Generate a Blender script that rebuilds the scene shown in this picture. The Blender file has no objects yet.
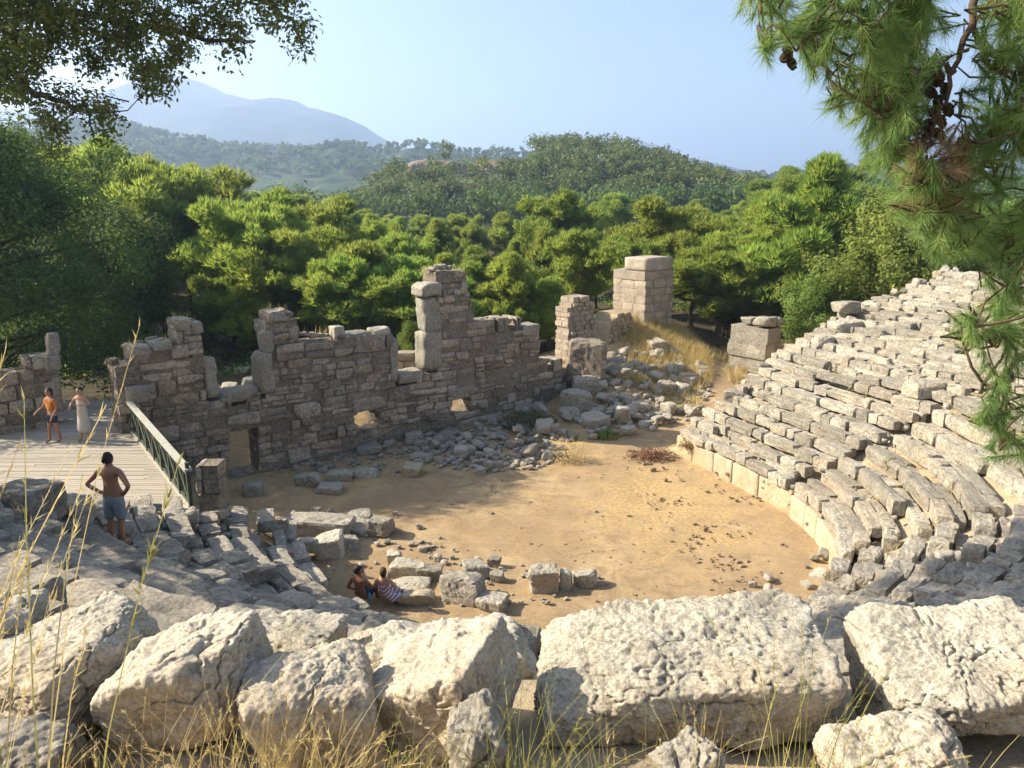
import bpy, math, random
import numpy as np
from mathutils import Vector, Matrix

random.seed(7)
RNG = np.random.default_rng(7)
SC = bpy.context.scene
COL = SC.collection
R = math.radians

# ------------------------------------------------------------------ measured camera
EYE = 9.6
PITCH = R(13.6)
FPX = 760.0

def ray(px, py):
    x = (px - 512) / FPX
    y = (384 - py) / FPX
    return np.array([x, math.cos(PITCH) + y * math.sin(PITCH), -math.sin(PITCH) + y * math.cos(PITCH)])

def on_z(px, py, z):
    d = ray(px, py)
    t = (z - EYE) / d[2]
    return np.array([d[0] * t, d[1] * t, z])

def on_y(px, py, y):
    d = ray(px, py)
    t = y / d[1]
    return np.array([d[0] * t, y, EYE + d[2] * t])

def proj(p):
    p = np.atleast_2d(p)
    c, s = math.cos(PITCH), math.sin(PITCH)
    z = p[:, 1] * c - (p[:, 2] - EYE) * s
    v = p[:, 1] * s + (p[:, 2] - EYE) * c
    z = np.where(np.abs(z) < 1e-6, 1e-6, z)
    return 512 + FPX * p[:, 0] / z, 384 - FPX * v / z, z

def inpoly(x, y, poly):
    x = np.asarray(x, float); y = np.asarray(y, float)
    ins = np.zeros(x.shape, bool)
    n = len(poly)
    for i in range(n):
        x1, y1 = poly[i]; x2, y2 = poly[(i + 1) % n]
        if y1 == y2:
            continue
        c = ((y1 > y) != (y2 > y)) & (x < (x2 - x1) * (y - y1) / (y2 - y1) + x1)
        ins ^= c
    return ins

# ------------------------------------------------------------------ noise
def _h(ix, iy, iz, seed):
    a = (ix.astype(np.int64) * 374761393 + iy.astype(np.int64) * 668265263 + iz.astype(np.int64) * 2147483647 + seed * 1274126177) & 0xFFFFFFFF
    a = ((a ^ (a >> 13)) * 1274126177) & 0xFFFFFFFF
    a = ((a ^ (a >> 16)) * 2246822519) & 0xFFFFFFFF
    a = a ^ (a >> 15)
    return (a & 0xFFFFFF) / float(0xFFFFFF)

def vnoise(p, seed=0):
    p = np.asarray(p, float)
    i = np.floor(p).astype(np.int64); f = p - i
    f = f * f * f * (f * (f * 6 - 15) + 10)
    o = np.zeros(len(p))
    for dx in (0, 1):
        wx = f[:, 0] if dx else 1 - f[:, 0]
        for dy in (0, 1):
            wy = f[:, 1] if dy else 1 - f[:, 1]
            for dz in (0, 1):
                wz = f[:, 2] if dz else 1 - f[:, 2]
                o += wx * wy * wz * _h(i[:, 0] + dx, i[:, 1] + dy, i[:, 2] + dz, seed)
    return o * 2 - 1

def fbm(p, octv=4, seed=0, gain=.5, lac=2.03):
    p = np.asarray(p, float); o = 0; a = 1.0; s = 0
    for k in range(octv):
        o = o + a * vnoise(p * lac ** k + 17.3 * k, seed + k * 31); s += a; a *= gain
    return o / s

def worley(p, seed=0):
    p = np.asarray(p, float); i = np.floor(p).astype(np.int64)
    best = np.full(len(p), 9.0)
    for dx in (-1, 0, 1):
        for dy in (-1, 0, 1):
            for dz in (-1, 0, 1):
                c = i + np.array([dx, dy, dz])
                q = np.stack([c[:, k] + _h(c[:, 0], c[:, 1], c[:, 2], seed + 7 * k + 1) for k in range(3)], 1)
                best = np.minimum(best, ((p - q) ** 2).sum(1))
    return np.sqrt(best)

def sstep(a, b, x):
    t = np.clip((np.asarray(x, float) - a) / (b - a), 0, 1)
    return t * t * (3 - 2 * t)

# ------------------------------------------------------------------ mesh building
class MB:
    def __init__(self):
        self.v = []; self.f = {3: [], 4: []}; self.t = []; self.n = 0
    def add(self, v, f, tint=.5):
        v = np.asarray(v, float); f = np.asarray(f, np.int64)
        if len(v) == 0:
            return
        self.v.append(v)
        self.f[f.shape[1]].append(f + self.n)
        self.t.append(np.full(len(v), tint) if np.isscalar(tint) else np.asarray(tint, float))
        self.n += len(v)
    def mesh(self, name, mat=None, smooth=False):
        me = bpy.data.meshes.new(name)
        v = np.concatenate(self.v) if self.v else np.zeros((0, 3))
        me.vertices.add(len(v)); me.vertices.foreach_set('co', v.astype(np.float32).ravel())
        li = []; ls = []; k = 0
        for s in (3, 4):
            for f in self.f[s]:
                li.append(f.ravel()); ls.append(np.arange(len(f)) * s + k); k += f.size
        li = np.concatenate(li) if li else np.zeros(0, np.int64)
        ls = np.concatenate(ls) if ls else np.zeros(0, np.int64)
        me.loops.add(len(li)); me.loops.foreach_set('vertex_index', li.astype(np.int32))
        me.polygons.add(len(ls)); me.polygons.foreach_set('loop_start', ls.astype(np.int32))
        me.polygons.foreach_set('use_smooth', np.full(len(ls), bool(smooth)))
        a = me.attributes.new('tint', 'FLOAT', 'POINT')
        a.data.foreach_set('value', np.concatenate(self.t).astype(np.float32) if self.t else np.zeros(0, np.float32))
        me.update(calc_edges=True)
        if mat:
            me.materials.append(mat)
        return me
    def build(self, name, mat=None, parent=None, smooth=False, loc=None):
        me = self.mesh(name, mat, smooth)
        return link(name, me, parent, loc)

def link(name, me, parent=None, loc=None):
    o = bpy.data.objects.new(name, me); COL.objects.link(o)
    if parent is not None:
        o.parent = parent
    if loc is not None:
        o.location = [float(c) for c in loc]
    return o

def tag(o, label=None, cat=None, group=None, kind=None):
    if label: o['label'] = label
    if cat: o['category'] = cat
    if group: o['group'] = group
    if kind: o['kind'] = kind
    return o

def empty(name, loc, label, cat, group=None, rz=0.0):
    o = bpy.data.objects.new(name, None); COL.objects.link(o)
    o.location = [float(c) for c in loc]; o.rotation_euler = (0, 0, rz); o.empty_display_size = .2
    return tag(o, label, cat, group)

def copy_tree(o, parent=None):
    c = o.copy(); COL.objects.link(c)
    if parent is not None:
        c.parent = parent
    for ch in [x for x in bpy.data.objects if x.parent == o]:
        copy_tree(ch, c)
    return c

_cs = {}
def cubesphere(n):
    """directions and quads of a cube cut n x n per side"""
    if n in _cs: return _cs[n]
    idx = {}; P = []; F = []
    def vid(p):
        k = tuple(p)
        if k not in idx:
            idx[k] = len(P); P.append(p)
        return idx[k]
    for ax in range(3):
        for sg in (0, n):
            for i in range(n):
                for j in range(n):
                    q = []
                    for (a, b) in ((i, j), (i + 1, j), (i + 1, j + 1), (i, j + 1)):
                        p = [0, 0, 0]; p[ax] = sg; p[(ax + 1) % 3] = a; p[(ax + 2) % 3] = b
                        q.append(vid(p))
                    F.append(q if sg else q[::-1])
    P = np.array(P, float) / n * 2 - 1
    P = np.tan(P * math.pi / 4)
    D = P / np.linalg.norm(P, axis=1)[:, None]
    _cs[n] = (D, np.array(F), P)
    return _cs[n]

def rock(dims, n=4, seed=0, p=10, cuts=4, cut=.86, rough=.05, fine=.0, fs=2.0, jit=.12, base=None):
    """stone as the soft meeting of tilted planes, then worn by noise; dims = full size"""
    rg = np.random.default_rng(seed)
    D, F, P = cubesphere(n)
    pl = []
    for ax in range(3):
        for s in (-1, 1):
            v = np.zeros(3); v[ax] = s
            v = v + rg.normal(0, jit, 3); v /= np.linalg.norm(v)
            pl.append((v, 1.0 - abs(rg.normal(0, .03))))
    for k in range(cuts):
        v = rg.normal(0, 1, 3); v /= np.linalg.norm(v)
        pl.append((v, abs(v).sum() * rg.uniform(cut - .1, cut + .08) * .8))
    acc = np.zeros(len(D))
    for v, h in pl:
        acc += (np.maximum(D @ v, 0) / h) ** p
    r = np.clip(acc ** (-1 / p), .2, 1.7)
    V = D * r[:, None] * (np.asarray(dims) / 2)
    sz = float(np.mean(dims))
    off = rg.uniform(-50, 50, 3)
    d = fbm(V / sz * fs + off, 3, seed % 97) * rough * sz
    if fine:
        q = V / sz * fs * 4 + off
        d = d + fbm(q, 4, seed % 89 + 3, .6) * fine * sz
    nrm = D * (1 / np.asarray(dims)); nrm /= np.linalg.norm(nrm, axis=1)[:, None]
    V = V + nrm * d[:, None]
    return V, F

_bx = {}
def block(dims, seed=0, n=3, rough=.03, p=16, jit=.02):
    return rock(dims, n, seed, p, 2, .95, rough, 0, 1.6, jit)

def rotz(V, a):
    c, s = math.cos(a), math.sin(a)
    return V @ np.array([[c, s, 0], [-s, c, 0], [0, 0, 1]])

def rot(V, ax, ay, az):
    M = np.array(Matrix.Rotation(az, 3, 'Z') @ Matrix.Rotation(ay, 3, 'Y') @ Matrix.Rotation(ax, 3, 'X'))
    return V @ M.T

def tube(pts, rad, seg=8, cap=True):
    """tapering tube along a polyline"""
    pts = np.asarray(pts, float); n = len(pts)
    rad = np.full(n, rad) if np.isscalar(rad) else np.asarray(rad, float)
    t = np.gradient(pts, axis=0); t /= np.linalg.norm(t, axis=1)[:, None] + 1e-9
    ref = np.array([0, 0, 1.0]) if abs(t[0][2]) < .9 else np.array([1.0, 0, 0])
    V = []
    for i in range(n):
        a = np.cross(t[i], ref); a /= np.linalg.norm(a) + 1e-9
        b = np.cross(a, t[i]); ref = b if abs(b @ t[i]) < .5 else ref
        ref = np.cross(a, t[i])
        for k in range(seg):
            w = 2 * math.pi * k / seg
            V.append(pts[i] + rad[i] * (math.cos(w) * a + math.sin(w) * b))
    F = []
    for i in range(n - 1):
        for k in range(seg):
            k2 = (k + 1) % seg
            F.append([i * seg + k, i * seg + k2, (i + 1) * seg + k2, (i + 1) * seg + k])
    if cap and seg >= 4:
        for base in (0, (n - 1) * seg):
            V.append(pts[0] if base == 0 else pts[-1]); c = len(V) - 1
            for k in range(0, seg):
                k2 = (k + 1) % seg
                F.append([base + k, base + k2, c, c] if base else [base + k2, base + k, c, c])
    return np.array(V), np.array(F)

def addtube(mb, pts, rad, seg=8, tint=.5):
    V, F = tube(pts, rad, seg, False)
    mb.add(V, F, tint)

def box(mb, c, s, az=0.0, tint=.5, bev=.006):
    """small chamfered box"""
    D, F, P = cubesphere(3)
    P = P.copy(); h = np.asarray(s, float) / 2
    V = np.sign(P) * np.minimum(np.abs(P) * 9, 1) * h
    inner = np.abs(P) < .9
    V = np.where(inner, np.sign(P) * (h - min(bev, h.min() * .4)), np.sign(P) * h)
    mb.add(rotz(V, az) + np.asarray(c), F, tint)

def blades(base, direc, length, width, rg, bend=.0):
    """thin triangles: N bases, N directions"""
    n = len(base)
    side = np.cross(direc, rg.normal(0, 1, (n, 3)))
    side /= np.linalg.norm(side, axis=1)[:, None] + 1e-9
    w = np.broadcast_to(np.asarray(width), (n,))[:, None]
    l = np.broadcast_to(np.asarray(length), (n,))[:, None]
    V = np.stack([base - side * w / 2, base + side * w / 2, base + direc * l], 1).reshape(-1, 3)
    return V, np.arange(3 * n).reshape(-1, 3)

def leaves(c, nrm, size, rg, asp=.6):
    """little four-cornered leaves"""
    n = len(c)
    a = np.cross(nrm, rg.normal(0, 1, (n, 3))); a /= np.linalg.norm(a, axis=1)[:, None] + 1e-9
    b = np.cross(nrm, a); b /= np.linalg.norm(b, axis=1)[:, None] + 1e-9
    s = np.broadcast_to(np.asarray(size), (n,))[:, None]
    fold = nrm / (np.linalg.norm(nrm, axis=1)[:, None] + 1e-9) * s * .12
    V = np.stack([c - a * s * .55, c + b * s * asp * .5 + fold, c + a * s * .55, c - b * s * asp * .5 + fold], 1).reshape(-1, 3)
    return V, np.arange(4 * n).reshape(-1, 4)

def unit(v):
    v = np.asarray(v, float)
    return v / (np.linalg.norm(v, axis=-1, keepdims=True) + 1e-9)

# ------------------------------------------------------------------ materials
def newmat(name):
    m = bpy.data.materials.new(name); m.use_nodes = True
    nt = m.node_tree; nt.nodes.clear()
    out = nt.nodes.new('ShaderNodeOutputMaterial')
    return m, nt, out

class NT:
    """tiny helper round a node tree"""
    def __init__(s, nt): s.nt = nt
    def n(s, typ, **kw):
        nd = s.nt.nodes.new(typ)
        for k, v in kw.items(): setattr(nd, k, v)
        return nd
    def l(s, a, b): s.nt.links.new(a, b)
    def noise(s, co, scale, detail=6, rough=.6, dist=0.0):
        nd = s.n('ShaderNodeTexNoise'); nd.inputs['Scale'].default_value = scale
        nd.inputs['Detail'].default_value = detail; nd.inputs['Roughness'].default_value = rough
        nd.inputs['Distortion'].default_value = dist
        s.l(co, nd.inputs['Vector']); return nd.outputs['Fac']
    def voro(s, co, scale, feature='F1'):
        nd = s.n('ShaderNodeTexVoronoi', feature=feature); nd.inputs['Scale'].default_value = scale
        s.l(co, nd.inputs['Vector']); return nd.outputs['Distance']
    def ramp(s, fac, stops):
        nd = s.n('ShaderNodeValToRGB'); e = nd.color_ramp.elements
        while len(e) < len(stops): e.new(.5)
        for k, (p, c) in enumerate(stops):
            e[k].position = p; e[k].color = (*c, 1) if len(c) == 3 else c
        s.l(fac, nd.inputs[0]); return nd.outputs[0]
    def mix(s, fac, a, b, blend='MIX'):
        nd = s.n('ShaderNodeMix', data_type='RGBA', blend_type=blend)
        for sock, v in ((nd.inputs[0], fac), (nd.inputs[6], a), (nd.inputs[7], b)):
            if hasattr(v, 'links'): s.l(v, sock)
            else: sock.default_value = v if np.isscalar(v) else (*v, 1)
        return nd.outputs[2]
    def math(s, op, a, b=0.0, clamp=False):
        nd = s.n('ShaderNodeMath', operation=op, use_clamp=clamp)
        for sock, v in ((nd.inputs[0], a), (nd.inputs[1], b)):
            if hasattr(v, 'links'): s.l(v, sock)
            else: sock.default_value = v
        return nd.outputs[0]
    def attr(s, name='tint'):
        return s.n('ShaderNodeAttribute', attribute_name=name).outputs['Fac']
    def co(s): return s.n('ShaderNodeTexCoord').outputs['Object']
    def rnd(s): return s.n('ShaderNodeObjectInfo').outputs['Random']
    def bump(s, h, strength, dist, prev=None):
        nd = s.n('ShaderNodeBump'); nd.inputs['Strength'].default_value = strength
        nd.inputs['Distance'].default_value = dist; s.l(h, nd.inputs['Height'])
        if prev is not None: s.l(prev, nd.inputs['Normal'])
        return nd.outputs[0]
    def bsdf(s, out, col, rough=.9, normal=None, spec=.2, sheen=0):
        b = s.n('ShaderNodeBsdfPrincipled')
        if hasattr(col, 'links'): s.l(col, b.inputs['Base Color'])
        else: b.inputs['Base Color'].default_value = (*col, 1)
        if hasattr(rough, 'links'): s.l(rough, b.inputs['Roughness'])
        else: b.inputs['Roughness'].default_value = rough
        b.inputs['Specular IOR Level'].default_value = spec
        if normal is not None: s.l(normal, b.inputs['Normal'])
        s.l(b.outputs[0], out.inputs['Surface']); return b

def stone(name, dark, mid, light, scale=1.0, spots=.35, spotcol=(.06, .058, .055), warm=(.36, .25, .15), warmth=.3, bump=.5, bdist=.03, fine=40, speck=.35, stain=.4, tamp=.35):
    m, nt, out = newmat(name); h = NT(nt); co = h.co()
    n1 = h.noise(co, 1.3 * scale, 8, .65, .3)
    base = h.ramp(n1, [(.3, dark), (.5, mid), (.72, light)])
    t = h.attr()
    base = h.mix(h.math('MULTIPLY', h.ramp(h.noise(co, .55 * scale, 5, .6), [(.46, (0, 0, 0)), (.68, (1, 1, 1))]), warmth * 1.6, True), base, warm)
    base = h.mix(h.math('MULTIPLY', h.ramp(t, [(.25, (1, 1, 1)), (.65, (0, 0, 0))]), tamp), base, tuple(c * .62 for c in dark))
    base = h.mix(h.math('MULTIPLY', h.ramp(t, [(.72, (0, 0, 0)), (.95, (1, 1, 1))]), .28), base, warm)
    sp = h.ramp(h.noise(co, 9 * scale, 9, .72, .5), [(.485, (0, 0, 0)), (.60, (1, 1, 1))])
    sp2 = h.ramp(h.noise(co, 2.1 * scale, 4, .6), [(.4, (0, 0, 0)), (.65, (1, 1, 1))])
    base = h.mix(h.math('MULTIPLY', h.math('MULTIPLY', sp, sp2), spots * 1.6, True), base, spotcol)
    base = h.mix(h.math('MULTIPLY', h.ramp(h.math('FRACT', h.math('MULTIPLY', t, 5.7)), [(.55, (0, 0, 0)), (.9, (1, 1, 1))]), tamp * .8), base, light)
    sf = h.ramp(h.noise(co, fine, 6, .75, .3), [(.475, (0, 0, 0)), (.58, (1, 1, 1))])
    base = h.mix(h.math('MULTIPLY', sf, speck), base, spotcol)
    bl = h.ramp(h.noise(co, .9 * scale, 6, .7, .8), [(.50, (0, 0, 0)), (.64, (1, 1, 1))])
    base = h.mix(h.math('MULTIPLY', bl, stain), base, tuple(x * 2.2 for x in spotcol))
    li = h.ramp(h.noise(co, 5.5 * scale, 8, .7), [(.6, (0, 0, 0)), (.68, (1, 1, 1))])
    base = h.mix(h.math('MULTIPLY', li, .4), base, light)
    hgt = h.math('ADD', h.math('MULTIPLY', h.noise(co, 6 * scale, 10, .7), 1.0), h.math('MULTIPLY', h.noise(co, 30 * scale, 6, .7), .35))
    nrm = h.bump(hgt, bump, bdist)
    h.bsdf(out, base, .92, nrm, .15)
    return m

def plain(name, col, rough=.8, var=.25, scale=8, spec=.25, bump=.2, metal=0):
    m, nt, out = newmat(name); h = NT(nt); co = h.co()
    n = h.noise(co, scale, 6, .6)
    c = h.ramp(n, [(.25, tuple(x * (1 - var) for x in col)), (.75, tuple(min(1, x * (1 + var)) for x in col))])
    b = h.bsdf(out, c, rough, h.bump(h.noise(co, scale * 5, 5), bump, .01), spec)
    b.inputs['Metallic'].default_value = metal
    return m

def foliage(name, dark, mid, light, trans=.35, tcol=None, var=.25, hv=1.0):
    m, nt, out = newmat(name); h = NT(nt)
    c = h.ramp(h.attr(), [(0, dark), (.5, mid), (1, light)])
    hs = h.n('ShaderNodeHueSaturation')
    rv = h.rnd()
    h.l(h.math('ADD', h.math('MULTIPLY', rv, .07 * hv), .5 - .038 * hv), hs.inputs['Hue'])
    h.l(h.math('ADD', h.math('MULTIPLY', h.math('FRACT', h.math('MULTIPLY', rv, 7.31)), var * 2), 1 - var), hs.inputs['Value'])
    h.l(c, hs.inputs['Color'])
    c = hs.outputs[0]
    b = h.n('ShaderNodeBsdfPrincipled'); h.l(c, b.inputs['Base Color'])
    b.inputs['Roughness'].default_value = .6; b.inputs['Specular IOR Level'].default_value = .2
    tr = h.n('ShaderNodeBsdfTranslucent')
    tc = h.mix(.55, c, tcol or tuple(x * 1.5 for x in light)); h.l(tc, tr.inputs['Color'])
    mx = h.n('ShaderNodeMixShader'); mx.inputs[0].default_value = trans
    h.l(b.outputs[0], mx.inputs[1]); h.l(tr.outputs[0], mx.inputs[2]); h.l(mx.outputs[0], out.inputs['Surface'])
    return m

M = {}
M['limestone'] = stone('weathered_limestone', (.36, .32, .245), (.52, .475, .375), (.70, .655, .54), 1.5, .5, (.12, .11, .095), (.52, .38, .22), .45, 1.0, .03, 45, .5, .3)
M['limestone_warm'] = stone('warm_limestone', (.34, .295, .225), (.49, .435, .335), (.66, .60, .48), 1.5, .5, (.16, .13, .10), (.56, .40, .23), .55, .9, .025, 45, .5, .3)
M['seat'] = stone('seat_stone', (.28, .25, .195), (.435, .395, .31), (.58, .535, .43), 1.0, .5, (.09, .085, .075), (.42, .30, .18), .32, 1.0, .06, 14, .55, .5, .5)
M['seat_grey'] = stone('grey_seat_stone', (.285, .25, .195), (.42, .375, .30), (.56, .51, .415), .9, .45, (.09, .09, .085), (.38, .29, .19), .2, 1.0, .06, 16, .5, .45)
M['masonry'] = stone('wall_masonry_stone', (.28, .235, .175), (.43, .37, .285), (.60, .535, .43), .8, .45, (.065, .055, .045), (.42, .29, .18), .35, 1.0, .07, 12, .5, .5, .65)
M['rubble'] = stone('rubble_stone', (.25, .225, .18), (.37, .335, .275), (.50, .46, .385), 1.2, .4, (.1, .1, .095), (.40, .30, .20), .22, .7, .03)
M['tower'] = stone('tower_ashlar_stone', (.30, .25, .19), (.41, .35, .27), (.53, .465, .37), .8, .3, (.1, .08, .065), (.42, .29, .19), .4, .7, .03)
M['podium'] = stone('podium_stone', (.33, .27, .18), (.45, .38, .265), (.56, .49, .37), .9, .5, (.14, .11, .07), (.52, .36, .17), .5, .6, .03)
M['bark'] = plain('pine_bark', (.10, .068, .048), .95, .5, 6, .1, .8)
M['bark_grey'] = plain('oak_bark', (.07, .06, .05), .95, .4, 6, .1, .8)
M['pine'] = foliage('pine_needles', (.09, .15, .032), (.175, .265, .05), (.30, .38, .075), .5, (.60, .68, .12), .36)
M['hillpine'] = foliage('hill_pine_foliage', (.045, .075, .022), (.085, .13, .032), (.15, .19, .05), .3, None, .1)
M['bush'] = foliage('broadleaf_foliage', (.08, .13, .03), (.15, .215, .045), (.24, .31, .07), .4, (.40, .50, .09), .15)
M['darktree'] = foliage('backlit_evergreen_foliage', (.028, .048, .016), (.05, .085, .026), (.10, .15, .04), .36, (.24, .34, .06), .1)  # leaf colours darkened to stand for a crown seen against the light
M['oak'] = foliage('oak_leaves', (.035, .058, .018), (.07, .10, .032), (.12, .16, .05), .45, (.34, .42, .09), .1)
M['nearpine'] = foliage('near_pine_needles', (.075, .145, .045), (.15, .245, .07), (.31, .37, .11), .48, (.40, .50, .13), .05)
M['deadneedle'] = foliage('dead_pine_needles', (.12, .07, .035), (.20, .12, .06), (.30, .19, .10), .25, (.4, .25, .12), .05)
M['drygrass'] = foliage('dry_grass_blades', (.30, .215, .085), (.50, .385, .155), (.68, .57, .28), .35, (.66, .52, .22), .12, 0)
M['greengrass'] = foliage('half_green_grass_blades', (.13, .13, .035), (.26, .25, .07), (.46, .40, .14), .35, (.5, .45, .15), .08, 0)
M['greyshrub'] = foliage('grey_green_shrub_leaves', (.05, .065, .035), (.09, .115, .06), (.16, .18, .10), .25, None, .1)
M['clod'] = plain('earth_clod', (.26, .19, .125), .95, .4, 20, .1, .5)
M['cone'] = plain('pine_cone', (.045, .028, .018), .8, .3, 40, .2, .6)
M['planks'] = None
M['rail'] = plain('green_painted_rail_wood', (.055, .068, .045), .75, .35, 9, .25, .3)
M['railtop'] = plain('pale_rail_wood', (.36, .35, .29), .8, .25, 9, .2, .3)
# ------------------------------------------------------------------ plan of the theatre (metres)
CX, CY, R0 = 1.5, 20.5, 7.3
BX, BY = 8.75, 22.2
AX, AY = 6.4, 28.0
NV = np.array([.927, .375]); TV = np.array([-.375, .927])
AN = np.array([.894, .447])
W0 = np.array([-12.2, 23.3]); WU = np.array([.78, .626]); WN = np.array([-.626, .78])

def prof_far(p):
    return np.interp(p, [-1, 0, 4.9, 7.9, 10.6, 13, 20, 60], [.8, .8, 3.6, 4.7, 5.45, 6.3, 7.0, 7.6])
def prof_near(p):
    return np.interp(p, [-1, 0, 8.4, 9.4, 11, 12.6, 16, 60], [.75, .75, 6.15, 6.4, 6.75, 7.9, 8.2, 9.5])

def theta_w(x, y):
    th = np.degrees(np.arctan2(y - CY, x - CX))
    return np.where(x < CX, 1.0, 1 - sstep(-50, 8, th))

def stair_y(x): return BY + .04 * (x - BX)

def p_off(x, y):
    """how far outside the orchestra edge"""
    r = np.hypot(x - CX, y - CY) - R0
    pf = (x - BX) * NV[0] + (y - BY) * NV[1]
    return np.where((y > stair_y(x)) & (x > 3.5), pf, r)

def outside(x, y):
    qb = (x - W0[0]) * WN[0] + (y - W0[1]) * WN[1]
    z = 1.15 * sstep(.9, 5, qb) * (1 - .0 * x)
    z = z + 2.3 * np.exp(-(((x - 7.0) / 3.6) ** 2 + ((y - 42.5) / 4.2) ** 2))
    z = z + 1.25 * np.exp(-(((x - 4.4) / 2.6) ** 2 + ((y - 36) / 2.8) ** 2))
    z = z + .45 * np.exp(-(((x - 1.0) / 2.6) ** 2 + ((y - 31.8) / 1.6) ** 2))
    z = z + .28 * np.clip(x - 13, 0, 22) * sstep(26, 36, y) * (1 - .8 * sstep(50, 85, y))
    z = z + 1.0 * sstep(9.5, 13, -x) * (1 - sstep(24, 30, y))
    z = z + .55 * sstep(28, 36, y) * sstep(7, 11, x)
    z = z + 1.0 * sstep(60, 140, y)
    return z

def height(x, y, rough=True, drop=False):
    x = np.asarray(x, float); y = np.asarray(y, float)
    p = p_off(x, y)
    w = theta_w(x, y)
    cav = prof_far(p) * (1 - w) + prof_near(p) * w
    # left wedge is worn down towards the boardwalk
    lw = sstep(-4.5, -7, x) * sstep(8, 12, y)
    cav = np.where(lw > 0, cav * (1 - lw) + np.minimum(cav, 2.15 + np.maximum(0, 17.2 - y) * .45) * lw, cav)
    inn = sstep(-.12, .12, p)
    if drop:
        inn = sstep(.12, .50, p)
        cav = cav - .27 * sstep(.15, .6, p) * (1 - sstep(7.2, 8.2, p) * sstep(-16, -14, -y))
    q = (x - AX) * -AN[1] + (y - AY) * AN[0]
    mR = 1 - sstep(-.3, .9, q)
    yc = np.interp(x, [-30, -7.7, -5.4, -5.0], [17.1, 17.1, 19.8, 20.6])
    mL = np.where(x < CX, 1 - sstep(0, 1.1, y - yc), 1.0)
    m = inn * mL * np.where(x > CX, mR, 1.0)
    m = np.where((y > 27.2) & (x < 6.2), 0, m)
    z = cav * m + outside(x, y) * (1 - m)
    if rough:
        P = np.stack([x, y, np.zeros_like(x)], -1).reshape(-1, 3)
        near = (np.hypot(x, y - 20) < 120)
        nz = (fbm(P * .45, 3, 5) * .10 + fbm(P * 2.2, 3, 6) * .035).reshape(x.shape)
        z = z + nz * np.where(p < 0, .45, 1.0) * np.where(near, 1, 3)
    return z

def hgt(x, y): return float(height(np.array([x]), np.array([y]))[0])

def G(px, py, lift=0.0):
    """where a line of sight meets the ground"""
    d = ray(px, py)
    t = np.linspace(2, 90, 3500)
    X, Y, Z = d[0] * t, d[1] * t, EYE + d[2] * t
    k = np.argmax(Z < height(X, Y) + lift)
    return np.array([X[k], Y[k], height(X[k:k + 1], Y[k:k + 1])[0]])

def W(px, py, off=0.0):
    """where a line of sight meets the face of the stage wall: (along, z)"""
    d = ray(px, py)
    o = W0 + WN * off
    t = (o @ WN) / (d[0] * WN[0] + d[1] * WN[1])
    x, y = d[0] * t, d[1] * t
    return ((x - o[0]) * WU[0] + (y - o[1]) * WU[1], EYE + d[2] * t)

def wall_pt(a, b, z):
    """along, depth, height -> world"""
    a = np.asarray(a, float); b = np.asarray(b, float); z = np.asarray(z, float)
    return np.stack([W0[0] + a * WU[0] + b * WN[0], W0[1] + a * WU[1] + b * WN[1], z], -1)

# ------------------------------------------------------------------ camera, light, air
cd = bpy.data.cameras.new('camera'); cam = bpy.data.objects.new('camera', cd); COL.objects.link(cam)
cam.location = (0, 0, EYE); cam.rotation_euler = (R(90) - PITCH, 0, 0)
cd.sensor_width = 36; cd.lens = 36 * FPX / 1024; cd.clip_end = 20000; cd.clip_start = .05
SC.camera = cam
SUN_H = np.array([-.985, .14]); SUN_EL = R(34)
sdir = Vector((SUN_H[0] * math.cos(SUN_EL), SUN_H[1] * math.cos(SUN_EL), math.sin(SUN_EL))).normalized()
sl = bpy.data.lights.new('sun', 'SUN'); sl.energy = 5.0; sl.angle = R(.53); sl.color = (1.0, .89, .71)
so = bpy.data.objects.new('sun', sl); COL.objects.link(so); so.location = (-30, 5, 40)
so.rotation_euler = sdir.to_track_quat('Z', 'Y').to_euler()
wd = bpy.data.worlds.new('World'); SC.world = wd; wd.use_nodes = True
nt = wd.node_tree; nt.nodes.clear()
sky = nt.nodes.new('ShaderNodeTexSky'); sky.sky_type = 'NISHITA'; sky.sun_disc = False
sky.sun_elevation = SUN_EL; sky.sun_rotation = math.atan2(sdir.x, sdir.y)
sky.air_density = 1.0; sky.dust_density = 2.2; sky.ozone_density = .8; sky.altitude = 50
bg = nt.nodes.new('ShaderNodeBackground'); bg.inputs[1].default_value = .088
wo = nt.nodes.new('ShaderNodeOutputWorld')
nt.links.new(sky.outputs[0], bg.inputs[0]); nt.links.new(bg.outputs[0], wo.inputs[0])
SC.view_settings.view_transform = 'Standard'; SC.view_settings.look = 'None'
SC.view_settings.exposure = 1.40; SC.view_settings.gamma = 1.0
SC.render.engine = 'CYCLES'
cy = SC.cycles
cy.use_denoising = True
try: cy.denoiser = 'OPENIMAGEDENOISE'
except Exception: pass
cy.max_bounces = 6; cy.diffuse_bounces = 3; cy.glossy_bounces = 2; cy.transmission_bounces = 4; cy.volume_bounces = 1
cy.transparent_max_bounces = 4; cy.use_adaptive_sampling = True; cy.adaptive_threshold = .015
cy.caustics_reflective = False; cy.caustics_refractive = False

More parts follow.
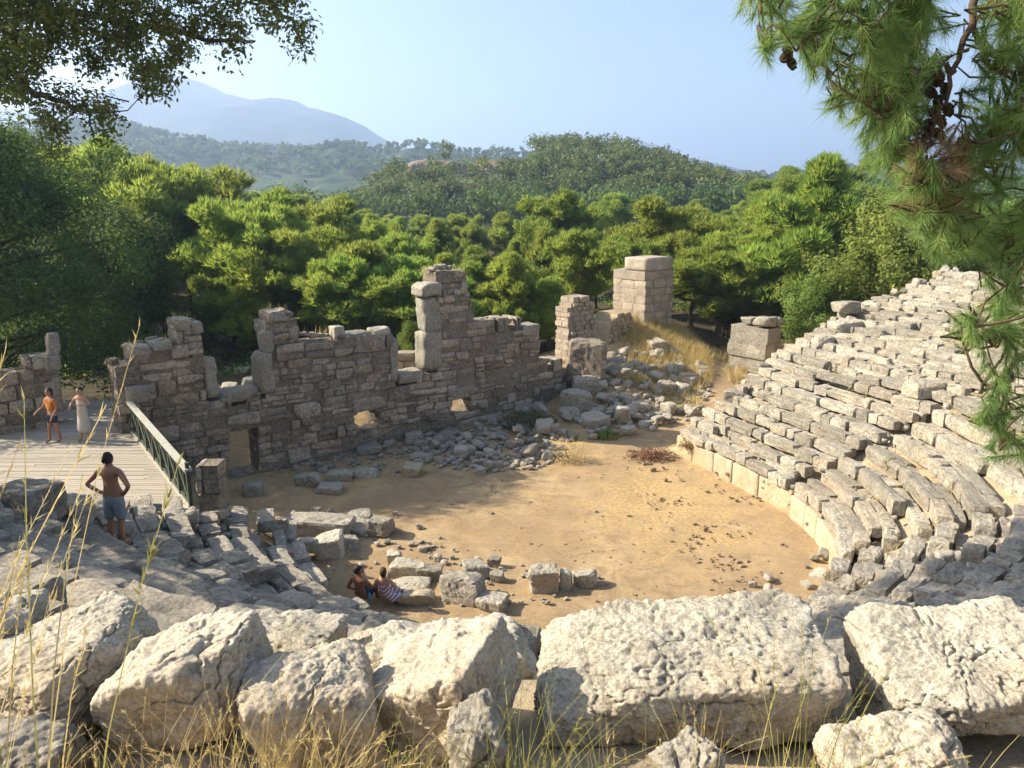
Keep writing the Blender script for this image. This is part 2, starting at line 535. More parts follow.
# ------------------------------------------------------------------ ground: one sheet out to the horizon
def axis_(lo, hi, step, far, grow=1.22):
    a = list(np.arange(lo, hi + 1e-6, step))
    s = step; x = a[-1]
    while x < far:
        s *= grow; x += s; a.append(x)
    s = step; x = a[0]; b = []
    while x > -far:
        s *= grow; x -= s; b.append(x)
    return np.array(b[::-1] + a)
gx = axis_(-22, 27, .19, 6000); gy = axis_(-3, 48, .19, 6000)
XX, YY = np.meshgrid(gx, gy)
ZZ = height(XX, YY, True, True)
mb = MB(); nx, ny = len(gx), len(gy)
ii = np.arange(nx * ny).reshape(ny, nx)
F4 = np.stack([ii[:-1, :-1], ii[:-1, 1:], ii[1:, 1:], ii[1:, :-1]], -1).reshape(-1, 4)
PP = p_off(XX, YY)
qb = (XX - W0[0]) * WN[0] + (YY - W0[1]) * WN[1]
q_an = (XX - AX) * -AN[1] + (YY - AY) * AN[0]
# zone: 0 bare earth, .5 straw, 1 forest floor
straw = .32 * np.ones_like(XX)
g2 = np.exp(-(((XX - 8.0) / 4.2) ** 2 + ((YY - 42) / 4.2) ** 2)) + np.exp(-(((XX - 5) / 3) ** 2 + ((YY - 23) / 4.0) ** 2)) * .55
straw = np.clip(.18 + g2 * .5 + (PP > 0) * .12, 0, .5)
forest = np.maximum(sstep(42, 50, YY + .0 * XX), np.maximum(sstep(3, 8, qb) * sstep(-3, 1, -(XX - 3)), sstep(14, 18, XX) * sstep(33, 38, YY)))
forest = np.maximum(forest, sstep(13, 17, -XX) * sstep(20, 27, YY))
path = np.exp(-((XX - np.interp(YY, [26, 30, 35, 40, 46], [5.0, 6.6, 10.6, 11.6, 11.5])) / 1.1) ** 2) * sstep(26, 29, YY) * (1 - sstep(41, 47, YY))
straw = np.where(path > .1, straw * (1 - path), straw)
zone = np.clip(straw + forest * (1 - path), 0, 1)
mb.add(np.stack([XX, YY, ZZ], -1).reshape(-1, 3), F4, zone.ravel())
m, nt, out = newmat('sandy_ground'); h = NT(nt); co = h.co()
big = h.noise(co, .22, 6, .6, .6); med = h.noise(co, 1.1, 10, .74, .9); fin = h.noise(co, 9, 8, .75)
earth = h.ramp(med, [(.32, (.195, .135, .078)), (.5, (.34, .245, .138)), (.66, (.455, .345, .20))])
earth = h.mix(h.ramp(big, [(.42, (0, 0, 0)), (.62, (1, 1, 1))]), earth, (.30, .21, .12), 'MIX')
strawc = h.ramp(fin, [(.3, (.24, .155, .075)), (.5, (.41, .285, .135)), (.7, (.56, .43, .22))])
forc = h.ramp(fin, [(.3, (.035, .035, .02)), (.55, (.07, .058, .034)), (.75, (.12, .09, .052))])  # brown litter, darkened further for the shadow under the trees
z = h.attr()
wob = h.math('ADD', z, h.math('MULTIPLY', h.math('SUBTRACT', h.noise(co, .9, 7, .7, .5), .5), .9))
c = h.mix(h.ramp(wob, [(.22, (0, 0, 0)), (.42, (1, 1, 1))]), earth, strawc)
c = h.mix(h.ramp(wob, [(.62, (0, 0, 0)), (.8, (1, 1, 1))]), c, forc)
stn = h.ramp(med, [(.3, (.22, .19, .145)), (.5, (.32, .275, .20)), (.68, (.40, .33, .22))])
c = h.mix(h.math('MULTIPLY', h.attr('stony'), h.ramp(h.noise(co, .7, 5, .6), [(.35, (1, 1, 1)), (.7, (.45, .45, .45))])), c, stn)
peb = h.ramp(h.voro(co, 7), [(.10, (1, 1, 1)), (.17, (0, 0, 0))])
c = h.mix(h.math('MULTIPLY', peb, h.ramp(h.noise(co, .8, 3), [(.46, (0, 0, 0)), (.62, (.7, .7, .7))])), c, (.45, .40, .34))
drk = h.ramp(h.math('ADD', h.math('MULTIPLY', h.noise(co, 8, 8, .8), .75), h.math('MULTIPLY', h.noise(co, .6, 3), .25)), [(.52, (0, 0, 0)), (.62, (1, 1, 1))])
c = h.mix(h.math('MULTIPLY', drk, .62), c, (.15, .10, .06))
hg = h.math('ADD', h.math('MULTIPLY', fin, .6), h.math('ADD', h.math('MULTIPLY', peb, .3), h.noise(co, 40, 4)))
h.bsdf(out, c, .95, h.bump(hg, .55, .03), .1)
M['ground'] = m
go = tag(mb.build('ground', m, smooth=True), kind='structure')
sa = go.data.attributes.new('stony', 'FLOAT', 'POINT')
sa.data.foreach_set('value', (sstep(.1, .5, PP) * (1 - sstep(13.5, 15, PP)) * (1 - sstep(.2, 1.2, q_an) * (XX > CX)) * (1 - sstep(.5, 2, YY - 19.5) * (XX < CX))).astype(np.float32).ravel())
# ------------------------------------------------------------------ the seating
def seat_row(par, pts_fn, total, p, k, seed, ruin=.05, jit=.02, n=6, depth=.40, treads=.9, mat=None, rgh=.075, origin=(0, 0, 0), hh=(.34, .44), fine=.05, Ls=(.45, .7, .95, 1.25, 1.6), pitch=.665):
    """one row: a strip of bench stones and the strip of foot slabs behind it; pts_fn(s, p) -> x, y, yaw"""
    rg = np.random.default_rng(seed)
    mb = MB(); O = np.asarray(origin)
    for strip in (0, 1):
        d = depth if strip == 0 else pitch - depth + .05
        s = rg.uniform(0, .25); wob = rg.uniform(0, 9)
        while s < total - .25:
            L = min(rg.choice(Ls) * rg.uniform(.8, 1.2), total - s)
            if rg.random() > (ruin if strip == 0 else 1 - treads):
                off = d / 2 if strip == 0 else depth + d / 2 - .02
                x, y, yaw = pts_fn(s + L / 2, p + off + rg.normal(0, jit) + .03 * math.sin(s * 1.1 + wob))
                zt = hgt_s(*pts_fn(s + L / 2, p + .02)[:2]); z = hgt_s(x, y)
                if z is not None:
                    zt = z if zt is None or p < .1 else zt
                    h_ = rg.uniform(*hh)
                    V, F = rock((L - .02 * rg.uniform(.2, 1.6), d * rg.uniform(.92, 1.08), h_), n if strip == 0 else max(3, n - 2), int(rg.integers(1e6)), 20, int(rg.integers(0, 3)), 1.02, rgh, fine, 2.4, .03 + jit * .6)
                    V = rot(V, rg.normal(0, jit * 1.6), rg.normal(0, jit * 1.2), yaw + rg.normal(0, jit * 1.2))
                    top = min(z, zt + .12) + .30 + rg.normal(0, jit) + .03 * math.sin(s * .8 + wob * 2) - (0 if strip == 0 else rg.uniform(.03, .10))
                    mb.add(V + [x, y, top - h_ / 2] - O, F, rg.uniform(0, 1))
            s += L
    if mb.n:
        return mb.build('seat_row', mat or M['seat'], par, smooth=False)

def hgt_s(x, y):
    x = np.array([x]); y = np.array([y])
    if x[0] < CX:
        yc = np.interp(x[0], [-30, -7.7, -5.4, -5.0], [17.1, 17.1, 19.8, 20.6])
        if y[0] > yc - .1:
            return None
    return float(height(x, y, False)[0])

def straight_fn(t0):
    yaw = math.atan2(TV[1], TV[0])
    def fn(s, p):
        q = np.array([BX, BY]) + NV * p + TV * (t0 + s)
        return q[0], q[1], yaw
    return fn

wed = empty('seating_wedge', (9, 26, 0), 'far right wedge of long straight pale stone seat rows climbing above the podium wall', 'stone seating')
O = (9, 26, 0)
rp = .665; rs = .5
for k in range(28):
    p = k * rs
    t0 = -.36 * p + .02
    t1 = (6.24 + .079 * p) / .997
    if k > 19: t1 += RNG.uniform(-1.2, .1)
    elif k > 0: t1 += RNG.uniform(-.35, .15)
    seat_row(wed, straight_fn(t0), t1 - t0, p - (.1 if k == 0 else 0), k, 100 + k, ruin=.0 if k == 0 else (.06 if k < 14 else .12), jit=.008 if k == 0 else (.016 if k < 13 else .028), depth=.42 if k == 0 else .33, treads=.85 if k < 13 else .65, origin=O, pitch=rs, hh=(.28, .36))
# podium wall under the first straight row
mb = MB(); s = .05; rg = np.random.default_rng(5)
while s < 6.2:
    L = rg.uniform(1.0, 1.7); q = np.array([BX, BY]) + NV * .18 + TV * (s + L / 2)
    V, F = rock((L - .005, .36, .86), 12, int(s * 100), 34, 0, 1, .012, .016, 2, .004)
    mb.add(rotz(V, math.atan2(TV[1], TV[0])) + [q[0], q[1], .36] - np.array(O), F, rg.uniform(.3, .9)); s += L
mb.build('podium_wall', M['podium'], wed, smooth=True)

def arc_fn(th0, sgn=-1):
    def fn(s, p):
        r = R0 + p; th = th0 + sgn * s / r
        return CX + r * math.cos(th), CY + r * math.sin(th), th + math.pi / 2
    return fn

cur = empty('seating_wedge', (10, 18, 0), 'right wedge of curved pale stone benches with straw strips between the rows, ending in shade', 'stone seating')
O = (10, 18, 0)
for k in range(19):
    p = k * rp; r = R0 + p
    th0 = math.asin((BY + .04 * (r - 7) - CY) / r) - .10 / r
    th1 = R(-26)
    seat_row(cur, arc_fn(th0), (th0 - th1) * r, p, k, 200 + k, ruin=.04 if k < 9 else .12, jit=.010 if k < 9 else .025, depth=.36, treads=.88, origin=O, rgh=.04, fine=.03, hh=(.36, .46), Ls=(.6, .9, 1.3, 1.7, 2.1))
mb = MB(); s = .05; rg = np.random.default_rng(6)
while s < 5.4:
    L = rg.uniform(.7, 1.0); x, y, yaw = arc_fn(R(12.5))(s + L / 2, .15)
    V, F = rock((L - .002, .36, .82), 12, int(s * 100) + 5, 34, 0, 1, .012, .016, 2, .004)
    mb.add(rotz(V, yaw) + [x, y, .34] - np.array(O), F, rg.uniform(.3, .9)); s += L
mb.build('podium_wall', M['podium'], cur, smooth=True)

low = empty('seating_wedge', (6, 11, 0), 'shaded tumbled seat rows just beyond the right foreground boulders', 'stone seating')
O = (6, 11, 0)
for k in range(15):
    p = k * rp; r = R0 + p
    th0, th1 = R(-27), R(-66)
    seat_row(low, arc_fn(th0), (th0 - th1) * r, p, k, 300 + k, ruin=.12, jit=.045, depth=.40, treads=.9, mat=M['seat_grey'], origin=O, rgh=.06, Ls=(.3, .45, .6, .8, 1.0), fine=.06)
lef = empty('seating_wedge', (-6, 13, 0), 'worn grey seat rows in dappled shade left of the orchestra, below the boardwalk', 'stone seating')
O = (-6, 13, 0)
for k in range(15):
    p = k * rp; r = R0 + p
    th0, th1 = R(-104), R(-180)
    seat_row(lef, arc_fn(th0), (th0 - th1) * r, p, k, 400 + k, ruin=.10, jit=.028, depth=.42, treads=.93, mat=M['seat_grey'], origin=O, rgh=.06, Ls=(.45, .65, .85, 1.1, 1.4), fine=.05, hh=(.28, .36))
mid = empty('seating_wedge', (0, 10, 0), 'middle seat rows hidden mostly behind the foreground boulders', 'stone seating')
O = (0, 10, 0)
for k in range(12):
    p = k * rp; r = R0 + p
    th0, th1 = R(-67), R(-103)
    seat_row(mid, arc_fn(th0), (th0 - th1) * r, p, k, 500 + k, ruin=.12, jit=.05, n=4, mat=M['seat_grey'], origin=O, rgh=.09)

# ------------------------------------------------------------------ masonry
def masonry(mb, poly, holes=(), T=1.1, zr=(0, 6.5), hc=(.32, .48), lc=(.4, 1.05), seed=0, frame=None, nb=1, rough=.05, tb=(0, 1), gap=.010, jit=.045, warp=.0, rub=.0, nn=4, tilt_=.015):
    """coursed blocks inside an outline given as (along, z); frame maps along, depth, z to the world"""
    rg = np.random.default_rng(seed); frame = frame or wall_pt
    pa = [q[0] for q in poly]; a_lo, a_hi = min(pa), max(pa)
    z = zr[0]
    ex = frame(1.0, 0, 0) - frame(0, 0, 0); yaw = math.atan2(ex[1], ex[0]); ph = rg.uniform(0, 9)
    wv = lambda a, zz: warp * (math.sin(a * .7 + ph + zz * .9) + .6 * math.sin(a * 1.9 + ph * 2 - zz * 1.3))
    while z < zr[1]:
        hh = rg.uniform(*hc); a = a_lo - rg.uniform(0, .5); zc = z + hh / 2
        while a < a_hi:
            L = rg.uniform(*lc) * (1.35 if hh > np.mean(hc) else .8); ss = np.linspace(a + .01, a + L - .01, 15)
            ok = inpoly(ss, np.full(15, zc), poly)
            for hp in holes: ok &= ~inpoly(ss, np.full(15, zc), hp)
            runs = []; i = 0
            while i < 15:
                if ok[i]:
                    j = i
                    while j + 1 < 15 and ok[j + 1]: j += 1
                    runs.append((ss[i], ss[j], i == 0, j == 14)); i = j + 1
                else: i += 1
            for (a0, a1, el, er) in runs:
                if a1 - a0 < .1: continue
                split = [(a0, a1, z, z + hh)]
                q = rg.random()
                if hh > .3 and q < rub: split = [(a0, a1, z, z + hh * .45), (a0, a1, z + hh * .45, z + hh)]
                elif hh > .3 and q < rub * 1.6 and a1 - a0 > .45:
                    m_ = a0 + (a1 - a0) * rg.uniform(.3, .7); split = [(a0, m_, z, z + hh * .5), (m_, a1, z, z + hh * .5), (a0, a1, z + hh * .5, z + hh)]
                tb_ = rg.uniform(*tb)
                bs = np.linspace(0, T, nb + 1)
                if nb > 1: bs[1:-1] += rg.uniform(-.25, .25, nb - 1) * T / nb
                for (s0, s1, z0, z1) in split:
                    for bi in range(nb):
                        j0 = rg.normal(0, jit) + (rg.uniform(.05, .12) if rg.random() < .07 else 0) * (jit > .02) if bi == 0 else 0; j1 = rg.normal(0, jit) if bi == nb - 1 else 0
                        b0, b1 = bs[bi] + j0, bs[bi + 1] + j1
                        dm = (s1 - s0 - gap * rg.uniform(.4, 2.2), b1 - b0 - (gap if nb > 1 else 0), z1 - z0 - gap * rg.uniform(.4, 2.2))
                        V, F = rock(dm, nn, int(rg.integers(1e6)), 18, 2, .97, rough, rough * .7, 2.0, .025)
                        V = rot(V, rg.normal(0, tilt_), rg.normal(0, tilt_), yaw + rg.normal(0, tilt_))
                        am = (s0 + s1) / 2
                        mb.add(V + frame(am, (b0 + b1) / 2, (z0 + z1) / 2 + wv(am, z0)), F, np.clip(tb_ + rg.normal(0, .2), 0, 1))
                D, F, P = cubesphere(1)
                l0 = a0 - .02 if el else a0 + .03; l1 = a1 + .02 if er else a1 - .03
                V = np.sign(P) * np.array([(l1 - l0) / 2, (T - .14) / 2, hh / 2 + .01])
                mb.add(rotz(V, yaw) + frame((l0 + l1) / 2, T / 2, z + hh / 2 - .02 + wv((a0 + a1) / 2, z)), F, .22)
            a += L
        z += hh

TW = 1.1
top_px = [(112, 366), (131, 362), (131, 349), (150, 347), (152, 343), (174, 342), (175, 321), (203, 323), (205, 344), (207, 397),
          (270, 392), (270, 346), (265, 338), (264, 330), (268, 318), (275, 311), (290, 311), (299, 320), (300, 334), (335, 338), (372, 336), (395, 340),
          (396, 381), (437, 371), (437, 290), (432, 272), (440, 267), (467, 267), (470, 290), (474, 310), (479, 331), (481, 323), (490, 319),
          (520, 320), (523, 327), (541, 327), (541, 361), (560, 360), (567, 367), (577, 376)]
rg = np.random.default_rng(66); ragged = []
for q0, q1 in zip(top_px[:-1], top_px[1:]):
    ragged.append(q0); n_ = int((q1[0] - q0[0]) / 7)
    for k in range(1, n_):
        ragged.append((q0[0] + (q1[0] - q0[0]) * k / n_, q0[1] + (q1[1] - q0[1]) * k / n_ + rg.choice([-3, -1, 0, 2, 5, 8])))
ragged.append(top_px[-1])
poly = [W(*q) for q in ragged]
poly += [(poly[-1][0], -.4), (poly[0][0], -.4)]
door = [W(*q) for q in ((231, 424), (257, 422), (258, 470), (230, 476))]
nic2 = [W(*q) for q in ((357, 414), (362, 408), (372, 406), (378, 412), (380, 431), (357, 436))]
nic3 = [W(*q) for q in ((453, 399), (470, 395), (472, 417), (453, 421))]
sw = empty('stage_wall', (*wall_pt(8, .5, 0)[:2], 0), 'long ruined stage wall of brown stone with tall pillar, broken windows and low doorways', 'ruined wall')
OW = np.array([*wall_pt(8, .5, 0)[:2], 0])
class MBo(MB):
    """mesh whose points are kept relative to an origin"""
    def __init__(s, o): super().__init__(); s.o = np.asarray(o, float)
    def add(s, v, f, tint=.5): super().add(np.asarray(v) - s.o, f, tint)
mb = MBo(OW)
masonry(mb, poly, (door, nic2, nic3), TW, (-.3, 7.0), (.28, .62), (.4, 1.25), 11, warp=.05, rub=.36, nn=5, rough=.06, tilt_=.022)
mb.build('masonry', M['masonry'], sw)
def monolith(name, px0, px1, pyt, pyb, b0, b1, seed, par=sw, mat=None, tint=.3, org=OW, n=10, rough=.05, off=0.0):
    a0, _ = W(px0, pyb, off); a1, zb = W(px1, pyb, off); _, zt = W((px0 + px1) / 2, pyt, off); b0 += off; b1 += off
    V, F = rock((a1 - a0, b1 - b0, zt - zb), n, seed, 20, 4, .95, rough, .03, 3, .03)
    V = rotz(V, math.atan2(WU[1], WU[0])) + wall_pt((a0 + a1) / 2, (b0 + b1) / 2, (zt + zb) / 2) - org
    m_ = MB(); m_.add(V, F, tint)
    return m_.build(name, mat or M['seat'], par, smooth=True)
monolith('window_jamb', 206, 219, 355, 397, -.06, .7, 1, mat=M['seat_grey'])
monolith('window_jamb', 260, 275, 352, 393, -.08, .75, 2)
monolith('window_jamb', 264, 274, 331, 353, -.02, .6, 3)
monolith('window_jamb', 391, 400, 339, 381, -.05, .6, 4, mat=M['seat_grey'])
monolith('window_jamb', 424, 442, 331, 373, -.08, .75, 5)
monolith('window_jamb', 425, 441, 297, 331, -.05, .7, 6)
monolith('capital_block', 421, 441, 283, 297, -.14, .8, 7, mat=M['seat_grey'])
monolith('coping_stone', 336, 347, 327, 342, .1, .6, 8, mat=M['limestone'], rough=.08)
monolith('coping_stone', 376, 393, 328, 341, .05, .8, 9, mat=M['limestone'])
monolith('coping_stone', 350, 373, 333, 341, .05, .9, 10, mat=M['rubble'])
monolith('coping_stone', 176, 191, 320, 330, .0, .9, 12)
monolith('coping_stone', 192, 204, 322, 334, .0, .8, 13)
monolith('coping_stone', 270, 290, 311, 320, -.05, .9, 14)
monolith('coping_stone', 152, 175, 341, 349, -.05, .9, 15)
monolith('coping_stone', 131, 152, 346, 354, -.05, .9, 16)
monolith('coping_stone', 126, 150, 385, 403, -.22, .5, 17)
monolith('coping_stone', 522, 541, 325, 334, -.06, .9, 18)
monolith('sill_stone', 219, 261, 390, 399, -.05, .9, 19, rough=.06)
monolith('sill_stone', 400, 425, 372, 381, -.05, .9, 20, rough=.06)
monolith('lintel', 352, 388, 397, 407, -.04, .9, 21, mat=M['masonry'], tint=.6)
monolith('lintel', 226, 262, 413, 423, -.04, .9, 22, mat=M['masonry'], tint=.5)
monolith('lintel', 448, 476, 387, 396, -.04, .9, 23, mat=M['masonry'], tint=.6)

rg = np.random.default_rng(12); mb = MBo(OW)
for q0, q1 in zip(top_px[:-1], top_px[1:]):
    if abs(q1[1] - q0[1]) > 6 or q1[0] - q0[0] < 5: continue
    for k in range(int((q1[0] - q0[0]) / 3.2)):
        a, z = W(rg.uniform(q0[0] + 1, q1[0] - 1), (q0[1] + q1[1]) / 2 + 1); w = rg.uniform(.12, .38)
        V, F = rock((w, w * rg.uniform(.7, 1), w * rg.uniform(.4, .7)), 4, int(rg.integers(1e6)), 10, 4, .9, .08, .04, 2.2, .15)
        mb.add(rotz(V, rg.uniform(0, 6)) + wall_pt(a, rg.uniform(.08, 1.0), z + .02), F, rg.uniform(0, 1))
tag(mb.build('top_rubble', M['masonry'], sw), kind='stuff')

# gate ruin left of the boardwalk, in line with the stage wall
gpx = [(-30, 366), (22, 372), (24, 362), (38, 358), (40, 352), (56, 350), (57, 372), (56, 446), (-30, 452)]
gp = [W(*q, 2.2) for q in gpx]
og = np.array([*wall_pt(-3.5, 2.7, 0)[:2], 2.0]); gfr = lambda a, b, z: wall_pt(a, np.asarray(b) + 2.2, z)
gr = empty('gate_pier', og, 'shaded ruined gate pier of squared stones at the far left end of the boardwalk', 'ruined wall')
mb = MBo(og); masonry(mb, gp, (), 1.0, (1.4, 6.0), (.36, .5), (.5, .95), 31, gfr, tb=(.1, .8)); mb.build('masonry', M['masonry'], gr)
monolith('door_jamb', 56, 65, 372, 412, -.1, .5, 32, gr, M['seat_grey'], .4, og, off=2.2)
monolith('capital_block', 46, 63, 355, 372, -.1, .6, 33, gr, M['seat_grey'], .4, og, off=2.2)
monolith('capital_block', 49, 62, 333, 356, -.05, .5, 34, gr, M['seat_grey'], .4, og, off=2.2)

def frame_at(p0):
    p0 = np.asarray(p0, float)
    def fr(a, b, z):
        a = np.asarray(a, float)
        return np.stack([p0[0] + a * WU[0] + b * WN[0], p0[1] + a * WU[1] + b * WN[1], p0[2] + np.asarray(z, float)], -1)
    return fr

# square ashlar tower on the mound
tc = on_y(644, 323, 42.0)
tw = empty('stone_tower', tc, 'square stump of a squared block tower with flat top behind golden grass', 'ruined tower')
fr = frame_at((0, 0, 0)); mb = MB()
hz = tc[2]; zt = on_y(644, 275, 42)[2] - hz; z2 = on_y(644, 260.5, 42)[2] - hz
masonry(mb, [(0, -.4), (2.45, -.4), (2.45, zt + .28), (0, zt + .28)], (), 2.5, (-.4, zt + .24), (.42, .5), (.6, .95), 41, fr, 3, .02, (.2, .7), .014, .014)
mb.build('masonry', M['tower'], tw)
mb = MB()
V, F = rock((2.3, 1.7, z2 - zt - .05), 8, 3, 20, 0, 1, .012, .012, 2, .008)
mb.add(rotz(V, math.atan2(WU[1], WU[0])) + fr(1.2, .87, (z2 + zt) / 2 + .14), F, .55)
mb.build('top_slab', M['tower'], tw, smooth=True)
cc = on_y(622, 346, 41.0)
co_ = empty('rubble_core', cc, 'crumbling pale rubble core of a wall leaning on the left foot of the tower', 'ruined wall')
mb = MB(); masonry(mb, [(-1.0, -.5), (1.25, -.5), (1.2, .4), (.95, .9), (.95, 1.6), (.3, 1.9), (-.5, 1.75), (-.95, 1.3)], (), 1.5, (-.5, 2.2), (.17, .27), (.2, .5), 43, frame_at((0, 0, 0)), 3, .09, (.2, 1), .03, .08)
mb.build('masonry', M['podium'], co_)
sp = on_y(582, 347, 37.5)
st = empty('wall_stub', sp, 'narrow upright stub of pale rubble wall between the stage wall and the tower', 'ruined wall')
mb = MB(); masonry(mb, [(-1.0, -.6), (1.35, -.6), (1.3, .2), (1.2, 1.0), (.9, 1.4), (.75, 2.1), (.55, 2.4), (-.6, 2.45), (-1.0, 1.9), (-.95, 1.0)], (), 1.0, (-.6, 2.6), (.18, .3), (.2, .5), 44, frame_at((0, 0, 0)), 2, .08, (.2, 1), .025, .05)
mb.build('masonry', M['tower'], st)
gpp = on_y(765, 366, 38.5)
gt = empty('gate_block', gpp, 'stout broken gate pier with pale left face and dark front where the path leaves', 'ruined wall')
mb = MB()
masonry(mb, [(0, -.5), (1.55, -.5), (1.55, 2.1), (0, 2.1)], (), 2.4, (-.5, 1.9), (.75, .85), (1.6, 1.7), 45, frame_at((0, 0, 0)), 2, .015, (.2, .6), .012, .015)
mb.build('masonry', M['seat'], gt)
for k, (a, b, s) in enumerate(((.5, .5, (1.0, .9, .5)), (1.3, .4, (.6, .8, .42)), (.7, 1.5, (.9, .7, .35)))):
    m2 = MB(); V, F = rock(s, 6, 60 + k, 12, 2, .9, .05, .02, 2, .05)
    m2.add(rotz(V, math.atan2(WU[1], WU[0])) + frame_at((0, 0, 0))(a, b, 2.05 + s[2] / 2 - .08), F, .4); m2.build('coping_stone', M['seat'], gt, smooth=True)

# things seen behind the stage wall
def low_ruin(px0, px1, pyt, pyb, y, name, label, seed, mat='masonry', hc=(.3, .42), T=.8):
    p0 = on_y(px0, pyb, y); p1 = on_y(px1, pyb, y); zt_ = on_y(px0, pyt, y)[2]
    L = p1[0] - p0[0]; Hh = zt_ - p0[2]
    t = empty(name, p0, label, 'ruined wall')
    rg = np.random.default_rng(seed)
    xs = np.linspace(0, L, 7); tp = [(x, Hh * rg.uniform(.8, 1.05)) for x in xs]
    fr2 = lambda a, b, z: np.stack([np.asarray(a, float), np.asarray(b, float) + 0 * np.asarray(a), np.asarray(z, float) + 0 * np.asarray(a)], -1)
    mb = MB(); masonry(mb, [(0, -.8)] + tp + [(L, -.8)], (), T, (-.8, Hh * 1.1), hc, (.4, .9), seed, fr2, 1, .05)
    mb.build('masonry', M[mat], t)
low_ruin(204, 268, 352, 361, 42, 'low_wall', 'low ruined wall seen through the first window gap of the stage wall', 71)
low_ruin(219, 246, 306, 352, 46, 'ruined_wall', 'tall dim slab of ruined wall standing under the trees behind the window gap', 72, 'masonry', (.5, .8))
low_ruin(124, 158, 322, 344, 39, 'ruined_wall', 'small pale ruin under the trees above the left end of the stage wall', 73, 'tower')
low_ruin(395, 428, 354, 376, 35.5, 'low_wall', 'low block wall seen through the second window gap beside the tall pillar', 74, 'tower')
# ------------------------------------------------------------------ boardwalk and railing
DZ = 2.4
PN = np.array([-7.7, 17.04]); PF = np.array([-12.46, 23.7])
def rail_x(y): return PN[0] + (PF[0] - PN[0]) * (y - PN[1]) / (PF[1] - PN[1])
m, nt, out = newmat('weathered_planks'); h = NT(nt); co = h.co()
mp = h.n('ShaderNodeMapping'); mp.inputs['Scale'].default_value = (.6, 9, 3); h.l(co, mp.inputs[0])
g = h.noise(mp.outputs[0], 3, 8, .7)
c = h.ramp(g, [(.3, (.28, .24, .185)), (.55, (.40, .355, .285)), (.75, (.52, .47, .38))])
c = h.mix(h.ramp(h.attr(), [(.1, (.5, .5, .5)), (.9, (0, 0, 0))]), c, (.22, .195, .16))
h.bsdf(out, c, .8, h.bump(g, .4, .01), .2)
M['planks'] = m
bw = empty('boardwalk', (-11, 20, DZ), 'wide pale timber boardwalk leading from the gate into the theatre at left', 'boardwalk')
OB = np.array([-11, 20, DZ]); mb = MBo(OB); y = PN[1] + .08; rg = np.random.default_rng(3)
while y < 27.2:
    xr = rail_x(min(y, 23.7)) + .05
    x = -26.0 + rg.uniform(0, 2)
    while x < xr - .1:
        L = min(rg.uniform(2.6, 3.4), xr - x)
        box(mb, ((2 * x + L) / 2, y, DZ - .02 + rg.normal(0, .003)), (L - .008, .138, .04), 0, rg.uniform(0, 1), .005)
        x += L
    y += .15
mb.build('deck_planks', M['planks'], bw)
M['darkwood'] = plain('dark_joist_wood', (.09, .075, .06), .85, .3, 6)
mb = MBo(OB)
box(mb, ((-26 + PN[0]) / 2, PN[1] + .03, DZ - .17), (-PN[0] * -1 + 26 - .02 if False else 26 + PN[0], .06, .25), 0, .5)
for k in range(9):
    xx = -8.2 - k * 2.0
    box(mb, (xx, (PN[1] + .1 + 27) / 2 if xx < -12.6 else (PN[1] + .1 + PN[1] + (PN[0] - xx) * 1.39) / 2, DZ - .18), (.08, (27 - PN[1] - .1) if xx < -12.6 else max(.3, (PN[0] - xx) * 1.39 - .1), .22), 0, .5)
    zg = hgt(xx, PN[1] + .3)
    if DZ - .3 > zg: box(mb, (xx, PN[1] + .3, (zg - .1 + DZ - .3) / 2), (.12, .12, DZ - .3 - zg + .1), 0, .5)
mb.build('joist', M['darkwood'], bw)

NP = 8
rl = empty('railing', (*PN, DZ), 'dark green wooden railing with crossed braces and pale handrail along the boardwalk', 'railing')
LR = float(np.linalg.norm(PF - PN)); rd = (PF - PN) / LR; ya = math.atan2(rd[1], rd[0])
def rp_(s, z): return np.array([rd[0] * s, rd[1] * s, z])
for k in range(NP + 1):
    mb = MB(); box(mb, rp_(k * LR / NP, .42), (.085, .085, 1.1 if k else 1.5), ya, .5)
    mb.build('post', M['rail'], rl)
mb = MB(); box(mb, rp_(LR / 2, 1.0), (LR + .2, .17, .055), ya, .5); mb.build('handrail', M['railtop'], rl)
for z_ in (.86, .12):
    mb = MB(); box(mb, rp_(LR / 2, z_), (LR - .02, .045, .07), ya, .5); mb.build('rail_bar', M['rail'], rl)
mb = MB(); box(mb, rp_(LR / 2, .035), (LR, .12, .06), ya, .5); mb.build('kerb_board', M['railtop'], rl)
for k in range(NP):
    s0, s1 = k * LR / NP + .05, (k + 1) * LR / NP - .05
    mb = MB()
    for (za, zb, off) in ((.16, .83, .012), (.83, .16, -.012)):
        a, b = rp_(s0, za), rp_(s1, zb); o2 = np.array([-rd[1], rd[0], 0]) * off
        addtube(mb, [a + o2, b + o2], .022, 4)
    addtube(mb, [rp_((s0 + s1) / 2, .15), rp_((s0 + s1) / 2, .84)], .018, 4)
    mb.build('cross_brace', M['rail'], rl)
pc = np.array([PN[0] + .40, PN[1] + .10, 1.2])
pier = empty('rail_pier', pc, 'squat square stone pier at the near end of the boardwalk railing', 'stone pier')
mb = MB()
fr2 = lambda a, b, z: np.stack([np.asarray(a, float) * .99 + 0, np.asarray(b, float), np.asarray(z, float)], -1)
zgp = hgt(pc[0], pc[1]) - 1.2 - .3
masonry(mb, [(-.30, zgp), (.30, zgp), (.30, 2.2), (-.30, 2.2)], (), .65, (zgp, 2.15), (.34, .5), (.75, .8), 9, fr2, 1, .03, (.2, .6))
mb.build('masonry', M['masonry'], pier)

